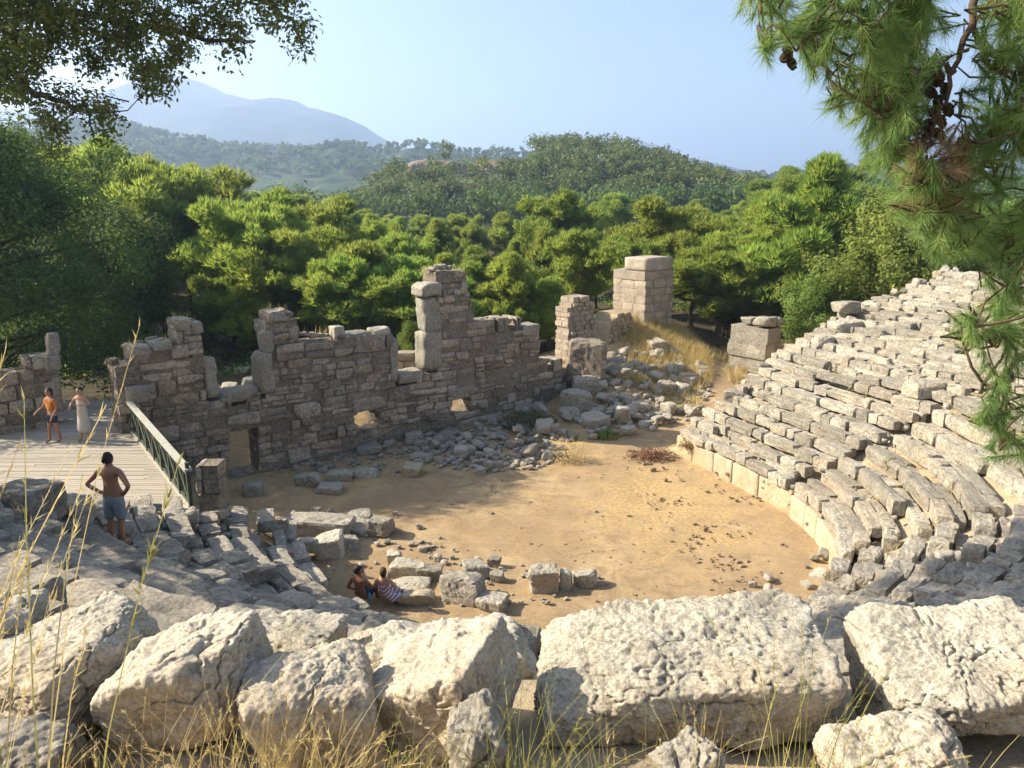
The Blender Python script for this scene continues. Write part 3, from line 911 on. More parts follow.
# ------------------------------------------------------------------ foreground boulders
def boulder(name, label, d, bb, seed, depth, yaw=0., tilt=(0., 0.), mat='limestone', n=64, p=9, cuts=4, cut=.9, rough=.10, pits=.5, jit=.10, hz=.6, under=0.0, group='weathered boulders along the top of the seating'):
    """bb: measured left, right and top; d: ground distance of its middle; it rests on the ground"""
    x0, x1, yt = bb
    gz = hgt((x0 + x1) / 2 * .005 - 2.56, d)
    zc = d * math.cos(PITCH) + (EYE - gz - hz * .6) * math.sin(PITCH)
    w = (x1 - x0) / FPX * zc
    dims = np.array([w * .95, depth, hz])
    V, F = rock(dims, n, seed, p, cuts, cut, rough, .0, 1.8, jit)
    D = unit(V / dims)
    big = fbm(V * 3.2 + seed, 4, seed); crk = np.abs(fbm(V * 2.3 + seed * 9.1, 4, seed + 40))
    wo1 = worley(V * 11 + fbm(V * 9, 2, 3)[:, None] * .6 + seed, seed)
    wo2 = worley(V * 26 + seed * 2, seed + 5)
    mask = sstep(-.25, .35, fbm(V * 2.6 + seed * 5, 3, seed + 9))
    d_ = big * .03 + fbm(V * 14 + seed, 5, seed + 2, .62) * .024 + (.5 - np.abs(fbm(V * 5 + seed * 3, 4, seed + 4))) * .03
    d_ -= (sstep(.42, .08, wo1) * .020 * mask + sstep(.38, .10, wo2) * .011) * pits
    d_ -= sstep(.035, .0, crk) * .035
    d_ += fbm(V * 34 + seed, 3, seed + 8, .6) * .008
    fr_ = worley(V * 2.1 + seed * 1.7, seed + 21)
    d_ += (np.floor(fr_ * 5 + fbm(V * 6, 2, seed) * .5) / 5 - .5) * .06
    V = V + D * d_[:, None]
    lo_ = sstep(.0, -.6, V[:, 2] / (hz / 2)) * sstep(.1, -.5, V[:, 1] / (depth / 2))
    V[:, 1] += under * lo_
    V = rot(V, R(tilt[0]), R(tilt[1]), R(yaw))
    loc = np.array([((x0 + x1) / 2 - 512) / FPX * zc, d, gz + hz * .4])
    for it in range(8):
        u, v, dp = proj(V + loc)
        k = (x1 - x0) / (u.max() - u.min()); V[:, 0] *= k; V[:, 1] *= k ** .3
        u, v, dp = proj(V + loc)
        loc[0] += ((x0 + x1) / 2 - (u.max() + u.min()) / 2) / FPX * zc
        bot = min(hgt(loc[0], d), hgt(loc[0], d - depth * .4)) - .10
        dz = -(yt - v.min()) / FPX * zc * 1.12
        top = V[:, 2].max() + loc[2] + dz
        hgt_now = V[:, 2].max() - V[:, 2].min(); want = max(.2, top - bot)
        V[:, 2] *= 1 + (want / hgt_now - 1) * .8
        loc[2] = bot - V[:, 2].min()
    mb = MB(); mb.add(V, F, float(np.random.default_rng(seed).uniform(.35, .7)))
    o = mb.build(name, M[mat], None, True, loc)
    return tag(o, label, 'boulder', group)
BO = [
 ('pale flat boulder cut by the left edge of the photo, above the grass', 4.7, (-90, 50, 588), 1, .9, 20, (-4, 6), 'limestone', dict(p=12)),
 ('big pitted grey slab tilted to the left with a dark shaded right side', 4.25, (-40, 170, 590), 2, 1.0, -24, (8, -14), 'limestone', dict(pits=1.1, p=18, cuts=3, n=80)),
 ('rounded cream boulder with a pinkish patch, left of the grass tuft', 3.95, (90, 274, 610), 33, .8, -15, (6, -8), 'limestone_warm', dict(pits=.35, rough=.12, p=11, cuts=7, n=72)),
 ('low rounded cream boulder with dry grass at its foot', 3.85, (236, 390, 638), 14, .7, 8, (8, -4), 'limestone_warm', dict(pits=.3, p=11, cuts=7, n=72)),
 ('bright wedge shaped boulder with a sharp ridge and a shaded right face', 4.05, (352, 522, 614), 5, .8, -26, (6, -20), 'limestone_warm', dict(pits=.25, p=16, cuts=3, rough=.07, n=72)),
 ('small mossy grey stone wedged under the bright ridged boulder', 3.45, (446, 514, 688), 6, .4, 10, (0, 0), 'seat_grey', dict(pits=.6, n=40, hz=.4)),
 ('long pitted block with hollows in its front, the widest boulder in the middle', 4.35, (533, 848, 588), 7, 1.0, 3, (7, 2), 'limestone', dict(pits=1.2, p=18, cuts=4, rough=.07, n=110, jit=.08, hz=.9, under=.25)),
 ('big grey boulder with a rusty hollow at the right edge of the photo', 4.3, (842, 1064, 595), 18, 1.0, -8, (8, -4), 'limestone', dict(pits=1.0, p=14, cuts=6, n=90, hz=.9, under=.2)),
 ('rounded yellowish boulder low in front of the two big right blocks', 3.55, (812, 976, 706), 9, .7, 12, (0, 0), 'limestone_warm', dict(pits=.8, p=6, hz=.5)),
 ('small pointed grey stone in the dry grass before the long block', 3.40, (648, 726, 725), 10, .4, 30, (0, 0), 'seat_grey', dict(pits=.5, n=40, p=6, hz=.4)),
 ('white lit boulder tip at the far right, behind the big grey boulder', 5.4, (984, 1110, 602), 11, .8, 0, (0, 0), 'limestone', dict(pits=.5)),
 ('flat gravelly slab lying behind the two rounded cream boulders', 5.3, (165, 350, 606), 12, .9, -6, (-2, 2), 'limestone', dict(pits=.9, p=14, hz=.35)),
 ('flat pale slab lying behind the bright ridged boulder below the seated couple', 5.5, (320, 540, 612), 13, .9, 5, (-2, -1), 'limestone', dict(pits=.8, p=14, hz=.35)),
 ('dark stone block in the shade under the left pitted slab', 3.4, (-50, 92, 712), 15, .5, 0, (0, 0), 'seat_grey', dict(pits=.6, n=40, hz=.4)),
]
for lb, d, bb, sd, dep, yw, tl, mt, kw in BO:
    boulder('boulder', lb, d, bb, sd, dep, yw, tl, mt, **kw)

# ------------------------------------------------------------------ loose stones lying about
def put(px, pyb, wpx, hpx, label, seed, mat='rubble', asp=1.0, p=11, cuts=3, yaw=None, tilt=0.0, name='stone_block', cat='stone', group=None, lift=0.0, n=11, rough=.06):
    g = G(px, pyb)
    zc = g[1] * math.cos(PITCH) + (EYE - g[2]) * math.sin(PITCH)
    w = wpx / FPX * zc; el = math.atan2(EYE - g[2], g[1])
    dep = w * asp
    hh = max(.12, (hpx / FPX * zc - dep * .55 * math.sin(el)) / math.cos(el))
    rg = np.random.default_rng(seed)
    V, F = rock((w, dep, hh * 1.15), n, seed, p + 3, cuts + 1, .92, rough, .04, 2.4, .1)
    V = rot(V, rg.normal(0, .06), tilt + rg.normal(0, .05), rg.uniform(-.35, .35) if yaw is None else yaw)
    mb = MB(); mb.add(V, F, rg.uniform(.2, .7))
    o = mb.build(name, M[mat], None, 'drum' in name, (g[0], g[1] + dep * .4, hgt(g[0], g[1] + dep * .4) + hh * .45 + lift))
    return tag(o, label, cat, group)
ST = [
 (251, 498, 19, 15, 'small squared block standing alone on the shaded path near the rail pier', 'rubble', .9),
 (308, 487, 30, 14, 'longest pale column drum lying left in the row before the wall', 'seat', .5),
 (339, 482, 27, 12, 'pale column drum lying second in the row before the wall', 'seat', .55),
 (366, 478, 25, 10, 'pale flat block lying third in the row before the wall', 'seat', .7),
 (411, 477, 18, 14, 'pale reddish squared block tilted at the end of the row of drums', 'podium', 1.4),
 (418, 462, 13, 9, 'small white block just behind the tilted reddish block', 'limestone', 1),
 (329, 494, 26, 10, 'flat brownish slab lying in front of the column drums', 'rubble', .8),
 (368, 455, 24, 10, 'dark flat slab at the foot of the wall below the middle niche', 'rubble', .9),
 (413, 445, 18, 13, 'dark block at the foot of the wall right of the middle niche', 'rubble', .8),
 (318, 541, 66, 24, 'long dark block, the largest of the heap at the left of the orchestra', 'seat_grey', .45),
 (380, 538, 24, 20, 'rounded dark boulder at the right end of the orchestra heap', 'seat_grey', .9),
 (357, 524, 27, 12, 'flat pale slab at the back of the orchestra heap', 'seat', .8),
 (359, 535, 27, 13, 'grey slab leaning in the middle of the orchestra heap', 'seat_grey', .9),
 (316, 519, 10, 12, 'small upright pale stone behind the orchestra heap', 'seat', .8),
 (284, 536, 11, 17, 'dark upright splinter of stone at the left of the orchestra heap', 'seat_grey', .6),
 (304, 548, 21, 15, 'round pale stone at the front left of the orchestra heap', 'limestone', .9),
 (327, 559, 29, 24, 'bright pale boulder at the front of the orchestra heap', 'limestone', .9),
 (335, 543, 22, 13, 'grey wedge stone behind the bright pale boulder', 'seat_grey', .9),
 (347, 551, 20, 14, 'dark stone beside the bright pale boulder', 'seat_grey', .9),
 (394, 566, 15, 15, 'pale angular stone alone between the couple and the heap', 'limestone', .8),
 (406, 579, 34, 18, 'pale cracked boulder just right of the seated couple', 'limestone', .7),
 (429, 581, 24, 15, 'brown squared stone right of the pale cracked boulder', 'seat', .8),
 (409, 593, 40, 13, 'flat white slab beside the striped dress', 'limestone', .7),
 (417, 606, 38, 15, 'pale block with a lit front below the flat white slab', 'podium', .6),
 (461, 604, 44, 30, 'large grey squared boulder at the front centre of the orchestra', 'seat_grey', .8),
 (475, 580, 24, 18, 'pale topped block behind the large grey boulder', 'seat', .9),
 (494, 568, 12, 11, 'small triangular stone casting a thin shadow in the orchestra', 'seat', .7),
 (497, 583, 14, 11, 'small dark stone below the triangular stone', 'rubble', .8),
 (492, 612, 30, 18, 'grey wedge stone right of the large grey boulder', 'seat_grey', .9),
 (543, 593, 32, 28, 'striped pale broken boulder at the near edge of the orchestra', 'limestone', .7),
 (566, 590, 12, 19, 'small white upright stone between two boulders at the near orchestra edge', 'limestone', .8),
 (586, 588, 24, 17, 'pale tilted block with a long shadow at the near orchestra edge', 'seat', .7),
 (586, 395, 27, 17, 'big squared grey block on top of the rubble beside the wall end', 'seat_grey', .9),
 (578, 411, 31, 20, 'large flat grey block lying below the squared block at the wall end', 'seat_grey', .8),
 (569, 420, 20, 13, 'grey stone beneath the large flat block in the rubble', 'seat_grey', .9),
 (623, 425, 15, 18, 'squared pale topped block at the front of the rubble near the path', 'limestone', 1.1),
 (595, 428, 28, 13, 'half buried grey slab with green grass round it', 'seat_grey', .9),
 (641, 414, 17, 11, 'small pale block right of the squared pale topped one', 'limestone', .9),
 (658, 355, 19, 13, 'pale squared block at the foot of the rubble core', 'seat', .9),
 (676, 381, 18, 16, 'rounded grey boulder high on the rubble mound', 'seat', .9),
 (688, 386, 16, 13, 'tan boulder beside the rounded grey one on the mound', 'podium', .9),
 (667, 395, 17, 13, 'grey boulder lower on the rubble mound', 'seat_grey', .9),
 (928, 400, 31, 19, 'rounded pale boulder sitting on the right seat rows', 'limestone', .9),
 (849, 323, 24, 12, 'upper flat boulder of the pile at the edge of the right seats', 'seat', .9, .35),
 (846, 336, 28, 14, 'lower boulder of the pile at the edge of the right seats', 'seat', .9),
 (735, 405, 20, 14, 'grey boulder at the edge of the seats where the path starts', 'seat', .9),
 (18, 520, 60, 44, 'big dark squared block before the boardwalk at the left edge', 'seat_grey', .8),
 (62, 522, 40, 30, 'dark rounded stone next to the big squared block at the boardwalk', 'seat_grey', .9),
 (88, 505, 24, 22, 'dark grey boulder right behind the standing man', 'seat_grey', .9),
 (148, 512, 18, 14, 'pale rounded stone under the boardwalk edge', 'limestone', .9),
 (213, 520, 20, 12, 'pale block at the foot of the rail pier', 'limestone', .8),
 (186, 522, 20, 12, 'pale stone lying under the boardwalk corner', 'limestone', .9),
 (586, 386, 36, 44, 'rough lump of fallen masonry where the stage wall breaks off', 'masonry', .9),
 (228, 392, 16, 9, 'pale block lying on the sunny ground in the first window gap', 'limestone', .9),
 (250, 386, 18, 10, 'larger pale block lying on the sunny ground in the first window gap', 'seat', .9),
 (240, 374, 14, 7, 'low block farther back in the first window gap', 'limestone', .9),
 (124, 421, 26, 20, 'white topped block beside the far end of the railing', 'limestone', 1.0),
 (96, 422, 24, 12, 'low white block on the gate threshold behind the woman in white', 'limestone', .8),
 (72, 424, 16, 20, 'bright upright block on the gate threshold next to the orange top', 'limestone', .8),
]
for k, s in enumerate(ST):
    drum = 'column drum' in s[4]
    put(s[0], s[1], s[2], s[3], s[4], 900 + k, s[5], s[6], p=4 if drum else 11, cuts=0 if drum else 3, name='column_drum' if drum else 'stone_block', lift=s[7] if len(s) > 7 else 0)

# rubble: copies of a few stones
RS = []
for k in range(10):
    rg = np.random.default_rng(40 + k)
    mb = MB(); V, F = rock((1, rg.uniform(.65, 1), rg.uniform(.5, .8)), 6, 40 + k, 9, 4, .88, .08, .03, 2.2, .14); mb.add(V, F, rg.uniform(.2, .9))
    RS.append((mb.mesh('rubble_stone', M['rubble'] if k % 3 else M['seat'], False)))
def rubble(polypx, n, spx, label, group, seed, lift=.12, name='rubble_stone', cat='stone'):
    rg = np.random.default_rng(seed); xs = [q[0] for q in polypx]; ys = [q[1] for q in polypx]; k = 0
    while k < n:
        px, py = rg.uniform(min(xs), max(xs)), rg.uniform(min(ys), max(ys))
        if not inpoly([px], [py], polypx)[0]: continue
        g = G(px, py); zc = g[1] * math.cos(PITCH) + (EYE - g[2]) * math.sin(PITCH)
        w = np.clip(spx * rg.lognormal(0, .38), spx * .5, spx * 2.2) / FPX * zc
        o = link(name, RS[rg.integers(len(RS))]); o.scale = (w, w * rg.uniform(.8, 1.1), w * rg.uniform(.75, 1.05))
        o.location = (g[0], g[1], g[2] + w * .2 + rg.uniform(0, lift)); o.rotation_euler = (rg.normal(0, .3), rg.normal(0, .3), rg.uniform(0, 6.3))
        tag(o, label, cat, group); k += 1
rubble([(425, 440), (470, 425), (540, 428), (572, 440), (548, 466), (480, 472), (420, 462)], 95, 7.8, 'small grey rubble stone in the heap at the foot of the stage wall', 'rubble heap below the tall pillar', 1, .2)
rubble([(505, 405), (560, 392), (600, 398), (640, 410), (600, 436), (540, 428)], 28, 12, 'grey rubble stone on the slope below the end of the stage wall', 'rubble on the slope at the wall end', 2)
rubble([(604, 355), (650, 352), (700, 362), (712, 395), (690, 418), (640, 430), (600, 405)], 55, 10, 'pale rubble stone on the mound below the tower', 'rubble on the mound', 3, .2)
rubble([(300, 455), (420, 440), (430, 470), (380, 480), (260, 470)], 20, 5, 'little stone scattered at the foot of the wall beside the niche', 'stones strewn along the wall foot', 4, .02)
rubble([(0, 510), (180, 505), (240, 530), (330, 585), (200, 590), (20, 560)], 26, 11, 'worn grey stone among the shaded left seat rows', 'loose stones on the left seats', 5, .08)
rubble([(735, 590), (800, 555), (900, 560), (1020, 520), (1024, 590), (900, 600), (830, 612)], 24, 11, 'rough grey stone tumbled on the shaded seats beyond the right boulders', 'loose stones on the shaded right seats', 6, .08)
rubble([(735, 402), (765, 372), (790, 350), (850, 318), (915, 280), (935, 284), (860, 330), (800, 365), (755, 410)], 24, 10, 'rough stone along the broken upper edge of the right seats', 'stones along the broken seat edge', 7, .15)
rubble([(920, 272), (1024, 268), (1024, 300), (930, 300)], 12, 9, 'pale stone on the top rows of the right seats', 'stones on the top of the right seats', 8, .1)
rubble([(265, 520), (380, 512), (400, 545), (340, 565), (270, 545)], 14, 9, 'small stone between the blocks of the orchestra heap', 'small stones in the orchestra heap', 9, .05)
mb = MB(); rg = np.random.default_rng(77)
for k in range(420):
    px, py = rg.uniform(300, 800), rg.uniform(440, 600)
    q = on_z(px, py, 0)
    if p_off(np.array([q[0]]), np.array([q[1]]))[0] > -.3 or vnoise(np.array([[q[0] * .7, q[1] * .7, 8.5]]))[0] < -.05: continue
    w = .05 * rg.lognormal(0, .5)
    V, F = rock((w, w * .8, w * .6), 2, k, 8, 2, .9, .1); mb.add(rotz(V, rg.uniform(0, 6)) + [q[0], q[1], hgt(q[0], q[1]) + w * .1], F, rg.uniform(0, 1))
tag(mb.build('pebbles', M['clod']), 'pebbles strewn over the sandy orchestra floor', 'pebbles', None, 'stuff')

def rubble_fill(name, label, polypx, n, spx, seed, mat='rubble'):
    rg = np.random.default_rng(seed); xs = [q[0] for q in polypx]; ys = [q[1] for q in polypx]; mb = MB(); k = 0
    while k < n:
        px, py = rg.uniform(min(xs), max(xs)), rg.uniform(min(ys), max(ys))
        if not inpoly([px], [py], polypx)[0]: continue
        g = G(px, py); zc = g[1] * math.cos(PITCH) + (EYE - g[2]) * math.sin(PITCH)
        if mat == 'clod' and vnoise(np.array([[g[0] * .9, g[1] * .9, 4.5]]))[0] < .15: continue
        w = spx * rg.lognormal(0, .4) / FPX * zc
        V, F = rock((w, w * rg.uniform(.7, 1), w * rg.uniform(.5, .8)), 3, int(rg.integers(1e6)), 9, 4, .88, .08, .0, 2.2, .14)
        mb.add(rotz(V, rg.uniform(0, 6)) + g + [0, 0, w * .15 + rg.uniform(0, .06)], F, rg.uniform(0, 1)); k += 1
    tag(mb.build(name, M[mat]), label, 'rubble', None, 'stuff')
rubble_fill('rubble', 'fine grey rubble filling the heap below the tall pillar', [(415, 440), (470, 420), (545, 424), (575, 438), (550, 468), (480, 474), (415, 464)], 420, 4.5, 1)
rubble_fill('rubble', 'fine pale rubble between the stones of the mound', [(560, 400), (604, 355), (650, 350), (705, 362), (714, 395), (690, 420), (640, 434), (590, 440)], 420, 5, 2)
rubble_fill('rubble', 'crumbled stone lying along the foot of the stage wall', [(262, 462), (350, 446), (420, 430), (424, 450), (370, 472), (280, 476)], 160, 3.5, 3)
rubble_fill('rubble', 'crumbled stone between the shaded left seat rows', [(0, 505), (190, 505), (260, 535), (330, 590), (220, 600), (0, 580)], 240, 6, 4)
rubble_fill('rubble', 'small stones and chips between the right seat rows', [(700, 430), (790, 350), (920, 285), (1024, 290), (1024, 520), (830, 550)], 260, 3.5, 5)
rubble_fill('rubble', 'scattered stones and clods on the right half of the orchestra', [(620, 450), (690, 450), (790, 500), (800, 560), (730, 600), (640, 520)], 170, 2.2, 6, 'clod')
rubble_fill('rubble', 'chips of stone around the blocks at the near orchestra edge', [(270, 520), (400, 515), (480, 560), (610, 580), (600, 602), (430, 612), (330, 575)], 160, 4, 7)
# ------------------------------------------------------------------ trees
def blade_clump(c, r, ntuft, nbl, ln, wd, rg, up=.6, flat=.75):
    d = unit(rg.normal(0, 1, (ntuft, 3))); d[:, 2] = np.abs(d[:, 2]) * 1.0 - (rg.random(ntuft) < .3) * np.abs(d[:, 2]) * 1.5
    pos = c + d * np.array([1, 1, flat]) * r * (rg.random(ntuft)[:, None] ** .35)
    base = np.repeat(pos, nbl, 0)
    dr = unit(np.repeat(d, nbl, 0) * 1.0 + np.array([0, 0, up]) + rg.normal(0, .5, (ntuft * nbl, 3)))
    return blades(base, dr, ln * rg.uniform(.7, 1.3, ntuft * nbl), wd, rg)

def pine_parts(seed, H=9.0, cr=2.9, base=.28, nl=26, tufts=95, ln=.27, wd=.05, round_=False, clr=.62, shape=(.8, 1, 1, .72, .28)):
    rg = np.random.default_rng(seed)
    tr = MB(); cw = MB()
    bx, by = rg.normal(0, .05 * H, 2) * .6
    zs = np.linspace(0, .93 * H, 9)
    P = np.stack([bx * (zs / H) ** 2 + .08 * np.sin(zs * 1.1), by * (zs / H) ** 2, zs], 1)
    addtube(tr, P, np.interp(zs / H, [0, .05, 1], [.032 * H, .022 * H, .006 * H]), 9)
    ctr = lambda z: np.array([np.interp(z, zs, P[:, 0]), np.interp(z, zs, P[:, 1]), z])
    cl = []
    for i in range(nl):
        t = (i + rg.uniform(.1, .9)) / nl; h_ = H * (base + (1 - base) * .92 * t)
        az = i * 2.4 + rg.normal(0, .3)
        L = cr * np.interp(t, [0, .15, .4, .75, 1], shape) * rg.uniform(.5, 1.4)
        s = ctr(h_); rise = rg.uniform(.2, .9) * L
        e = s + np.array([math.cos(az) * L, math.sin(az) * L, rise])
        mdp = (s + e) / 2 + np.array([rg.normal(0, .12) * L, rg.normal(0, .12) * L, -.06 * L])
        addtube(tr, [s, mdp, e], [.011 * H * (1.2 - t), .007 * H * (1.2 - t), .002 * H], 5)
        for f in (.45, .72, .98):
            if f < .5 and rg.random() < .35: continue
            for q in range(1 if f < .5 else 3):
                c = s * (1 - f) + e * f + (mdp - (s + e) / 2) * (1 - abs(2 * f - 1)) + rg.normal(0, .16, 3) * L * np.array([1, 1, .6]) * (0 if q == 0 and f > .9 else 1)
                cl.append((c, clr * rg.uniform(.5, 1.3) * H / 9 * (1.1 if f > .6 else .9)))
    for k in range(5):
        cl.append((ctr(H * .93) + rg.normal(0, .25, 3) * H / 9, clr * rg.uniform(.6, .9) * H / 9))
    for c, r in cl:
        n = int(tufts * (r / clr) ** 2)
        V, F = blade_clump(np.asarray(c), r, n, 5, ln, wd, rg, 1.0, 1.15)
        tb = np.clip(rg.normal(.5, .17), 0, 1)
        cw.add(V, F, np.clip(np.repeat(rg.normal(tb, .15, len(V) // 3), 3), 0, 1))
    return tr, cw

def leafy_parts(seed, H=6.0, cr=2.0, base=.2, nl=22, nleaf=150, size=.16, clr=.7, asp=.6):
    rg = np.random.default_rng(seed); tr = MB(); cw = MB()
    zs = np.linspace(0, .8 * H, 7)
    P = np.stack([.1 * np.sin(zs), .08 * np.cos(zs * 1.3) - .08, zs], 1)
    addtube(tr, P, np.linspace(.03 * H, .006 * H, 7), 8)
    cl = []
    for i in range(nl):
        t = (i + rg.random()) / nl; h_ = H * (base + (1 - base) * .8 * t); az = i * 2.4 + rg.normal(0, .4)
        L = cr * np.interp(t, [0, .3, .7, 1], [.8, 1, .85, .3]) * rg.uniform(.75, 1.15)
        s = np.array([np.interp(h_, zs, P[:, 0]), np.interp(h_, zs, P[:, 1]), min(h_, .8 * H)])
        e = np.array([math.cos(az) * L, math.sin(az) * L, h_ + rg.uniform(.1, .5) * L])
        addtube(tr, [s, (s + e) / 2 + rg.normal(0, .1, 3), e], [.006 * H, .0035 * H, .0015 * H], 5)
        for f in (.55, .8, 1.0):
            cl.append((s * (1 - f) + e * f + rg.normal(0, .14, 3) * L, clr * rg.uniform(.7, 1.2)))
    for c, r in cl:
        n = int(nleaf * (r / clr) ** 2); d = unit(rg.normal(0, 1, (n, 3)))
        pos = c + d * r * rg.random(n)[:, None] ** .4
        V, F = leaves(pos, unit(d + [0, 0, .5] + rg.normal(0, .5, (n, 3))), size * rg.uniform(.7, 1.3, n), rg, asp)
        tb = np.clip(rg.normal(.5, .15), 0, 1)
        cw.add(V, F, np.clip(np.repeat(rg.normal(tb, .15, n), 4), 0, 1))
    return tr, cw

PV = []
for k, (H, cr, bs, nl, cl_, sh) in enumerate([
    (9, 2.3, .10, 40, .50, [.7, 1, .92, .58, .16]), (9, 1.9, .14, 38, .46, [.75, 1, .85, .5, .12]), (9, 2.9, .26, 42, .56, [.7, .95, 1, .8, .3]),
    (9, 2.1, .08, 42, .46, [.9, 1, .8, .42, .08]), (9, 2.6, .38, 34, .55, [.5, .9, 1, .75, .3]), (9, 2.4, .18, 34, .5, [.6, .8, 1, .6, .2]), (9, 2.0, .3, 30, .5, [.5, 1, .9, .6, .2])]):
    tr, cw = pine_parts(50 + k, H, cr, bs, nl, 38, .46, .085, clr=cl_ * .92, shape=sh)
    PV.append((tr.mesh('pine_trunk', M['bark'], True), cw.mesh('pine_crown', M['pine'])))
LV = []
for k in range(2):
    tr, cw = leafy_parts(70 + k, 6, 2.1, .12, 30, 170, .17)
    LV.append((tr.mesh('tree_trunk', M['bark_grey'], True), cw.mesh('tree_crown', M['bush'])))

def tree(name, meshes, loc, H, H0, label, group, rz, cat='tree', wide=1.0):
    t = empty(name, loc, label, cat, group, rz); s = H / H0; t.scale = (s * wide, s * wide, s)
    link('trunk', meshes[0], t); link('crown', meshes[1], t)
    return t

TL = [(-40, 140), (0, 134), (60, 138), (130, 152), (180, 168), (230, 182), (300, 188), (350, 203), (400, 212), (450, 214), (520, 211), (560, 200), (610, 195), (650, 198), (700, 203), (730, 197), (765, 172), (800, 165), (840, 172), (880, 188), (1100, 190)]
def tline(px): return np.interp(px, [q[0] for q in TL], [q[1] for q in TL])
rg = np.random.default_rng(21)
spots = []
rows = [(43, 30), (50, 16), (58, 8), (67, 4), (78, 2), (92, 0), (108, -2), (128, -3)]
for d, low_ in rows:
    stepx = 4.3 if d < 60 else (5.2 if d < 90 else 6.5)
    for xi in np.arange(-.78 * d, .60 * d, stepx):
        x = xi + rg.uniform(-1.3, 1.3); y = d + rg.uniform(-2.6, 2.6)
        px = 512 + FPX * x / (y * math.cos(PITCH))
        if px < -90 or px > 1010: continue
        if px > 915 and d > 70: continue
        if y < 52 and 585 < px < 720: continue
        if y < 44 and (px > 705 and px < 800): continue
        spots.append((x, y, px, low_, d))
for k, (x, y, px, low_, d) in enumerate(spots):
    z = hgt(x, y) - .1
    pyt = tline(px) + low_ + rg.uniform(2, 42) * (1 if d < 80 else .5)
    top = on_y(px, pyt, y)[2]
    H = np.clip(top - z, 5.0, 14.5)
    side = 'left' if px < 340 else ('middle' if px < 640 else 'right')
    zone_ = {'left': 'behind the left wall half', 'middle': 'behind the tall wall pillar', 'right': 'beyond the tower and seats'}[side]
    if d < 55: lb = 'light green pine at the front of the wood ' + zone_
    elif d < 85: lb = 'green pine in the middle of the wood ' + zone_
    else: lb = 'distant pine at the back of the wood ' + zone_
    if rg.random() < .10 and d < 80:
        lb = {'left': 'fresh green leafy tree among the pines behind the left wall half', 'middle': 'fresh green leafy tree among the pines behind the tall pillar', 'right': 'fresh green leafy tree among the pines beyond the tower'}[side]
        tree('broadleaf_tree', LV[rg.integers(2)], (x, y, z), H * .9, 6.0, lb, lb.replace('tree', 'trees', 1), rg.uniform(0, 6.3), wide=.8)
        continue
    tree('pine_tree', PV[rg.integers(7)], (x, y, z), H, 9.0, lb, lb.replace('pine', 'pines', 1), rg.uniform(0, 6.3), wide=rg.uniform(.9, 1.3))

rg = np.random.default_rng(33)
for k in range(34):
    px = rg.uniform(225, 570) if k < 22 else rg.uniform(690, 860); y = rg.uniform(40.5, 45) if k < 22 else rg.uniform(46, 50)
    x = on_y(px, 300, y)[0]; z = hgt(x, y) - .1
    tree('pine_tree', PV[rg.integers(7)], (x, y, z), rg.uniform(3.0, 5.6), 9.0, 'low young pine right behind the ruins', 'low young pines right behind the ruins', rg.uniform(0, 6.3), wide=rg.uniform(1.2, 1.6))

def special(kind, px, d, pyt, label, wide=1.0, var=0, name='pine_tree', cat='tree', rz=0):
    x = on_y(px, 300, d)[0]; z = hgt(x, d) - .1; H = on_y(px, pyt, d)[2] - z
    if kind == 'pine': return tree(name, PV[var], (x, d, z), H, 9.0, label, None, rz, cat, wide)
    return tree(name, LV[var], (x, d, z), H, 6.0, label, None, rz, cat, wide)
special('pine', 300, 43, 262, 'bright bushy young pine rising right behind the wall at the left window pier', 1.25, 0)
special('pine', 362, 42, 244, 'bright broad young pine behind the middle of the stage wall', 1.3, 1, rz=2)
special('pine', 808, 46, 158, 'tall bright yellow green pine beyond the gate pier', 1.15, 3, rz=1)
special('pine', 768, 50, 196, 'yellow green pine just left of the tallest bright one beyond the gate pier', 1.1, 0, rz=4)
special('leaf', 882, 41, 186, 'rounded fresh green broadleaf tree above the upper corner of the right seats', 1.0, 0, 'broadleaf_tree', rz=1)
special('leaf', 925, 40, 205, 'dark green broadleaf tree half hidden under the overhanging pine', 1.1, 1, 'broadleaf_tree', rz=2)
special('leaf', 820, 41, 268, 'low bushy green tree at the corner behind the gate pier', 1.2, 1, 'broadleaf_tree', rz=3)
special('leaf', 985, 43, 195, 'dark green broadleaf tree behind the top seat rows at the far right', 1.2, 0, 'broadleaf_tree', rz=5)
special('leaf', 414, 37.5, 318, 'small yellow green bush filling the second window gap', .8, 0, 'bush', 'bush', rz=3)

# the dark trees by the gate, their backlit shade put into the leaf colour
def dark_tree(x, y, H, cr, seed, label, base=.08):
    tr, cw = leafy_parts(seed, H, cr, base, 74, 300, .16, .95, .5)
    z = hgt(x, y) - .1
    t = empty('evergreen_tree', (x, y, z), label, 'tree')
    tr.build('trunk', M['bark_grey'], t, True); cw.build('crown', M['darktree'], t)
dark_tree(-19.6, 28.0, 12.6, 4.6, 81, 'large dark evergreen tree shading the gate at the left edge')
dark_tree(-20.5, 39, 9.4, 2.9, 82, 'dark evergreen tree behind the gate between the left edge and the wall', .05)
dark_tree(-30.5, 47, 14.5, 4.8, 83, 'tall dark evergreen tree at the left edge behind the largest dark one')

